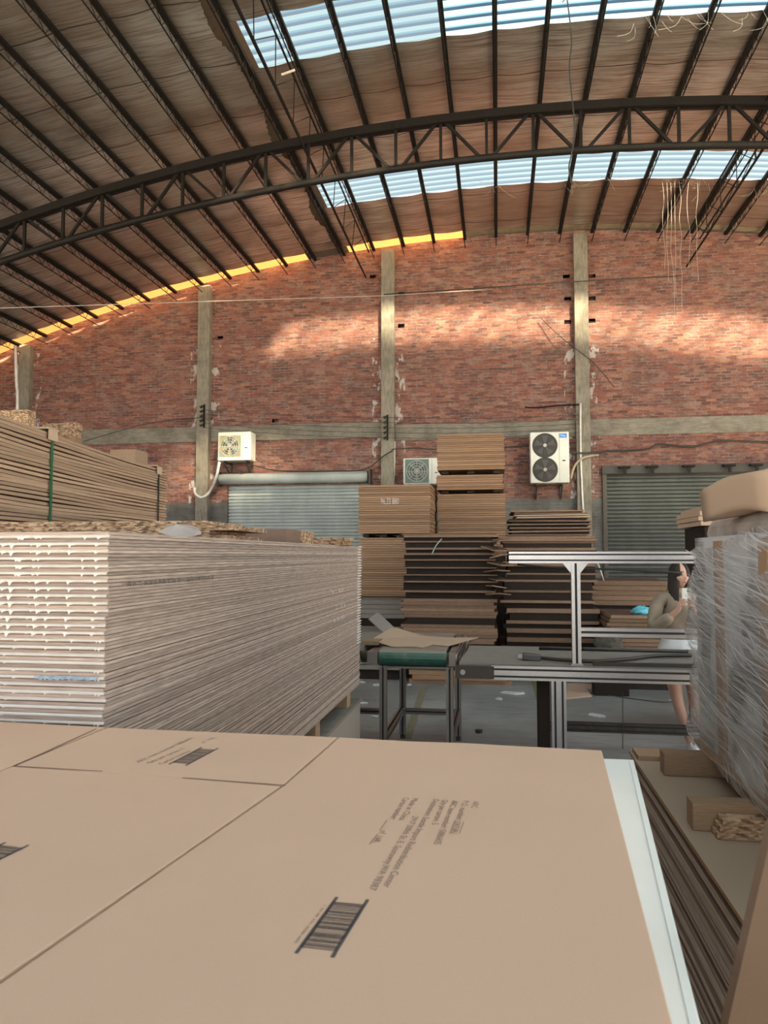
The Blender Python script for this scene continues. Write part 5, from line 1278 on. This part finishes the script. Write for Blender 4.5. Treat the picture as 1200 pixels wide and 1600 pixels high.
# head: shaped mesh
bm = B(); bmesh.ops.create_uvsphere(bm, u_segments=32, v_segments=24, radius=1)
for v in bm.verts:
    x, y, z = v.co
    jaw = 1 - 0.34 * max(0, -z) ** 1.3
    fx = 0.073 * x * jaw; fy = 0.092 * y * (1 - 0.1 * max(0, -z)); fz = 0.112 * z
    if y < 0:
        fy += 0.006 * 0
        nose = math.exp(-((x / 0.13) ** 2)) * math.exp(-(((z + 0.12) / 0.20) ** 2)); fy -= 0.022 * nose
        for sx_ in (-0.38, 0.38): fy += 0.010 * math.exp(-(((x - sx_) / 0.2) ** 2 + ((z - 0.08) / 0.14) ** 2))
        fy -= 0.007 * math.exp(-((x / 0.28) ** 2 + ((z + 0.48) / 0.07) ** 2))
        fy -= 0.008 * math.exp(-((x / 0.3) ** 2 + ((z + 0.85) / 0.2) ** 2))
    v.co = (fx, fy, fz)
hd = obj('head', bm, SKIN, wm, True, (0, -0.025, 1.52), (0.0, 0.0, 0.35))
for s in (-1, 1):
    bm = B(); bmesh.ops.create_uvsphere(bm, u_segments=12, v_segments=8, radius=0.010); 
    for v in bm.verts: v.co = (v.co.x * 1.4, v.co.y * 0.5, v.co.z * 0.75)
    obj('eye', bm, BLACK, hd, True, (s * 0.029, -0.078, 0.010))
    bm = B(); tube(bm, [(s * 0.014, -0.088, 0.032), (s * 0.03, -0.086, 0.038), (s * 0.047, -0.073, 0.032)], 0.0028, 6); obj('eyebrow', bm, HAIR, hd)
    bm = B(); bmesh.ops.create_uvsphere(bm, u_segments=10, v_segments=8, radius=0.02); 
    for v in bm.verts: v.co = (v.co.x * 0.35, v.co.y * 0.7, v.co.z * 1.3)
    obj('ear', bm, SKIN, hd, True, (s * 0.073, 0.0, -0.005))
bm = B(); tube(bm, [(-0.02, -0.086, -0.053), (0, -0.093, -0.051), (0.02, -0.086, -0.053)], [0.002, 0.006, 0.002], 8); obj('lips', bm, simple('lips', (0.45, 0.14, 0.13), 0.4), hd, True)
# hair: cap plus long falling sheet
bm = B(); nU, nV = 30, 22; rows = []
for j in range(nV):
    f = j / (nV - 1); row = []
    for i in range(nU + 1):
        a_ = -0.30 * pi + (2 * pi - 0.4 * pi) * i / nU + 0.0 * pi      # open at the face (-y)
        a_ = -pi / 2 + 0.36 + (2 * pi - 0.72) * i / nU
        if f < 0.4:
            ph_ = f / 0.4 * pi / 2; r = sin(ph_); z = 0.125 * cos(ph_); x = 0.086 * r * cos(a_); y = 0.104 * r * sin(a_)
            if f < 0.2: pass
        else:
            g2 = (f - 0.4) / 0.6; z = -0.45 * g2; x = (0.086 + 0.035 * g2) * cos(a_); y = (0.104 - 0.02 * g2) * sin(a_) * (1 if sin(a_) > 0 else 0.75 + 0.15 * g2)
            x *= 1 + 0.03 * sin(i * 1.7); y *= 1 + 0.04 * sin(i * 2.3)
        row.append(bm.verts.new((x, y, z)))
    rows.append(row)
for a, b in zip(rows, rows[1:]):
    for k in range(nU): bm.faces.new((a[k], a[k + 1], b[k + 1], b[k]))
hr = obj('hair', bm, HAIR, wm, True, (0, -0.02, 1.525), (0, 0, 0.2)); sm = hr.modifiers.new('thick', 'SOLIDIFY'); sm.thickness = 0.018; sm.offset = 1
# jacket
V = []; R = []; E_ = []
p0 = jn((0, 0, 0.90), (0.165, 0.125)); p1 = jn((0, 0, 1.05), (0.165, 0.125), p0); p2 = jn((0, 0, 1.22), (0.165, 0.12), p1); p3 = jn((0, 0, 1.33), (0.10, 0.075), p2)
for s in (-1, 1):
    s1_ = jn((s * 0.175, 0, 1.31), 0.07, p3); e1 = jn((s * 0.235, -0.06, 1.06), 0.072, s1_); w1 = jn((s * 0.10, -0.205, 1.195), 0.05, e1)
skin('jacket', V, E_, R, COAT, wm, 0)
bm = B(); tube(bm, [(0.09 * cos(q * pi / 8), 0.07 * sin(q * pi / 8) + 0.0, 1.385 - 0.03 * (sin(q * pi / 8) < -0.5)) for q in range(17)], 0.022, 8); obj('collar', bm, COAT, wm, True)
# skirt
bm = B(); rings = []
for z, rx, ry in ((0.98, 0.145, 0.115), (0.88, 0.18, 0.135), (0.76, 0.205, 0.155), (0.62, 0.225, 0.17)):
    rings.append([bm.verts.new((rx * cos(q * pi / 20) * (1 + 0.035 * sin(q * 5) * (z < 0.9)), ry * sin(q * pi / 20) * (1 + 0.035 * cos(q * 5) * (z < 0.9)), z)) for q in range(40)])
for a, b in zip(rings, rings[1:]):
    for k in range(40): bm.faces.new((a[k], a[(k + 1) % 40], b[(k + 1) % 40], b[k]))
o = obj('skirt', bm, SKIRT, wm, True); sm = o.modifiers.new('thick', 'SOLIDIFY'); sm.thickness = 0.004
for s in (-1, 1):
    bm = B(); bmesh.ops.create_uvsphere(bm, u_segments=20, v_segments=14, radius=1)
    for v in bm.verts: v.co = (v.co.x * 0.046, v.co.y * 0.12 + 0.0, max(0.0, 0.05 + v.co.z * 0.052 * (1.15 if v.co.y > 0 else 0.8)))
    sh = obj('shoe', bm, simple('white shoe', (0.75, 0.76, 0.78), 0.6), wm, True, (s * 0.055 + 0.13, -0.045, 0)); 
    bm = B(); box(bm, -0.046, 0.046, -0.115, 0.115, 0, 0.016); bev(obj('sole', bm, GROOVE, sh), 0.008)
bm = B(); box(bm, -0.037, 0.037, -0.005, 0.005, 0, 0.15); ph = bev(obj('phone', bm, PLASTIC_W, None, False, (HX, HY - 0.262, 1.275)), 0.004); tag(ph, 'white phone held up in front of the woman\'s mouth', 'phone')
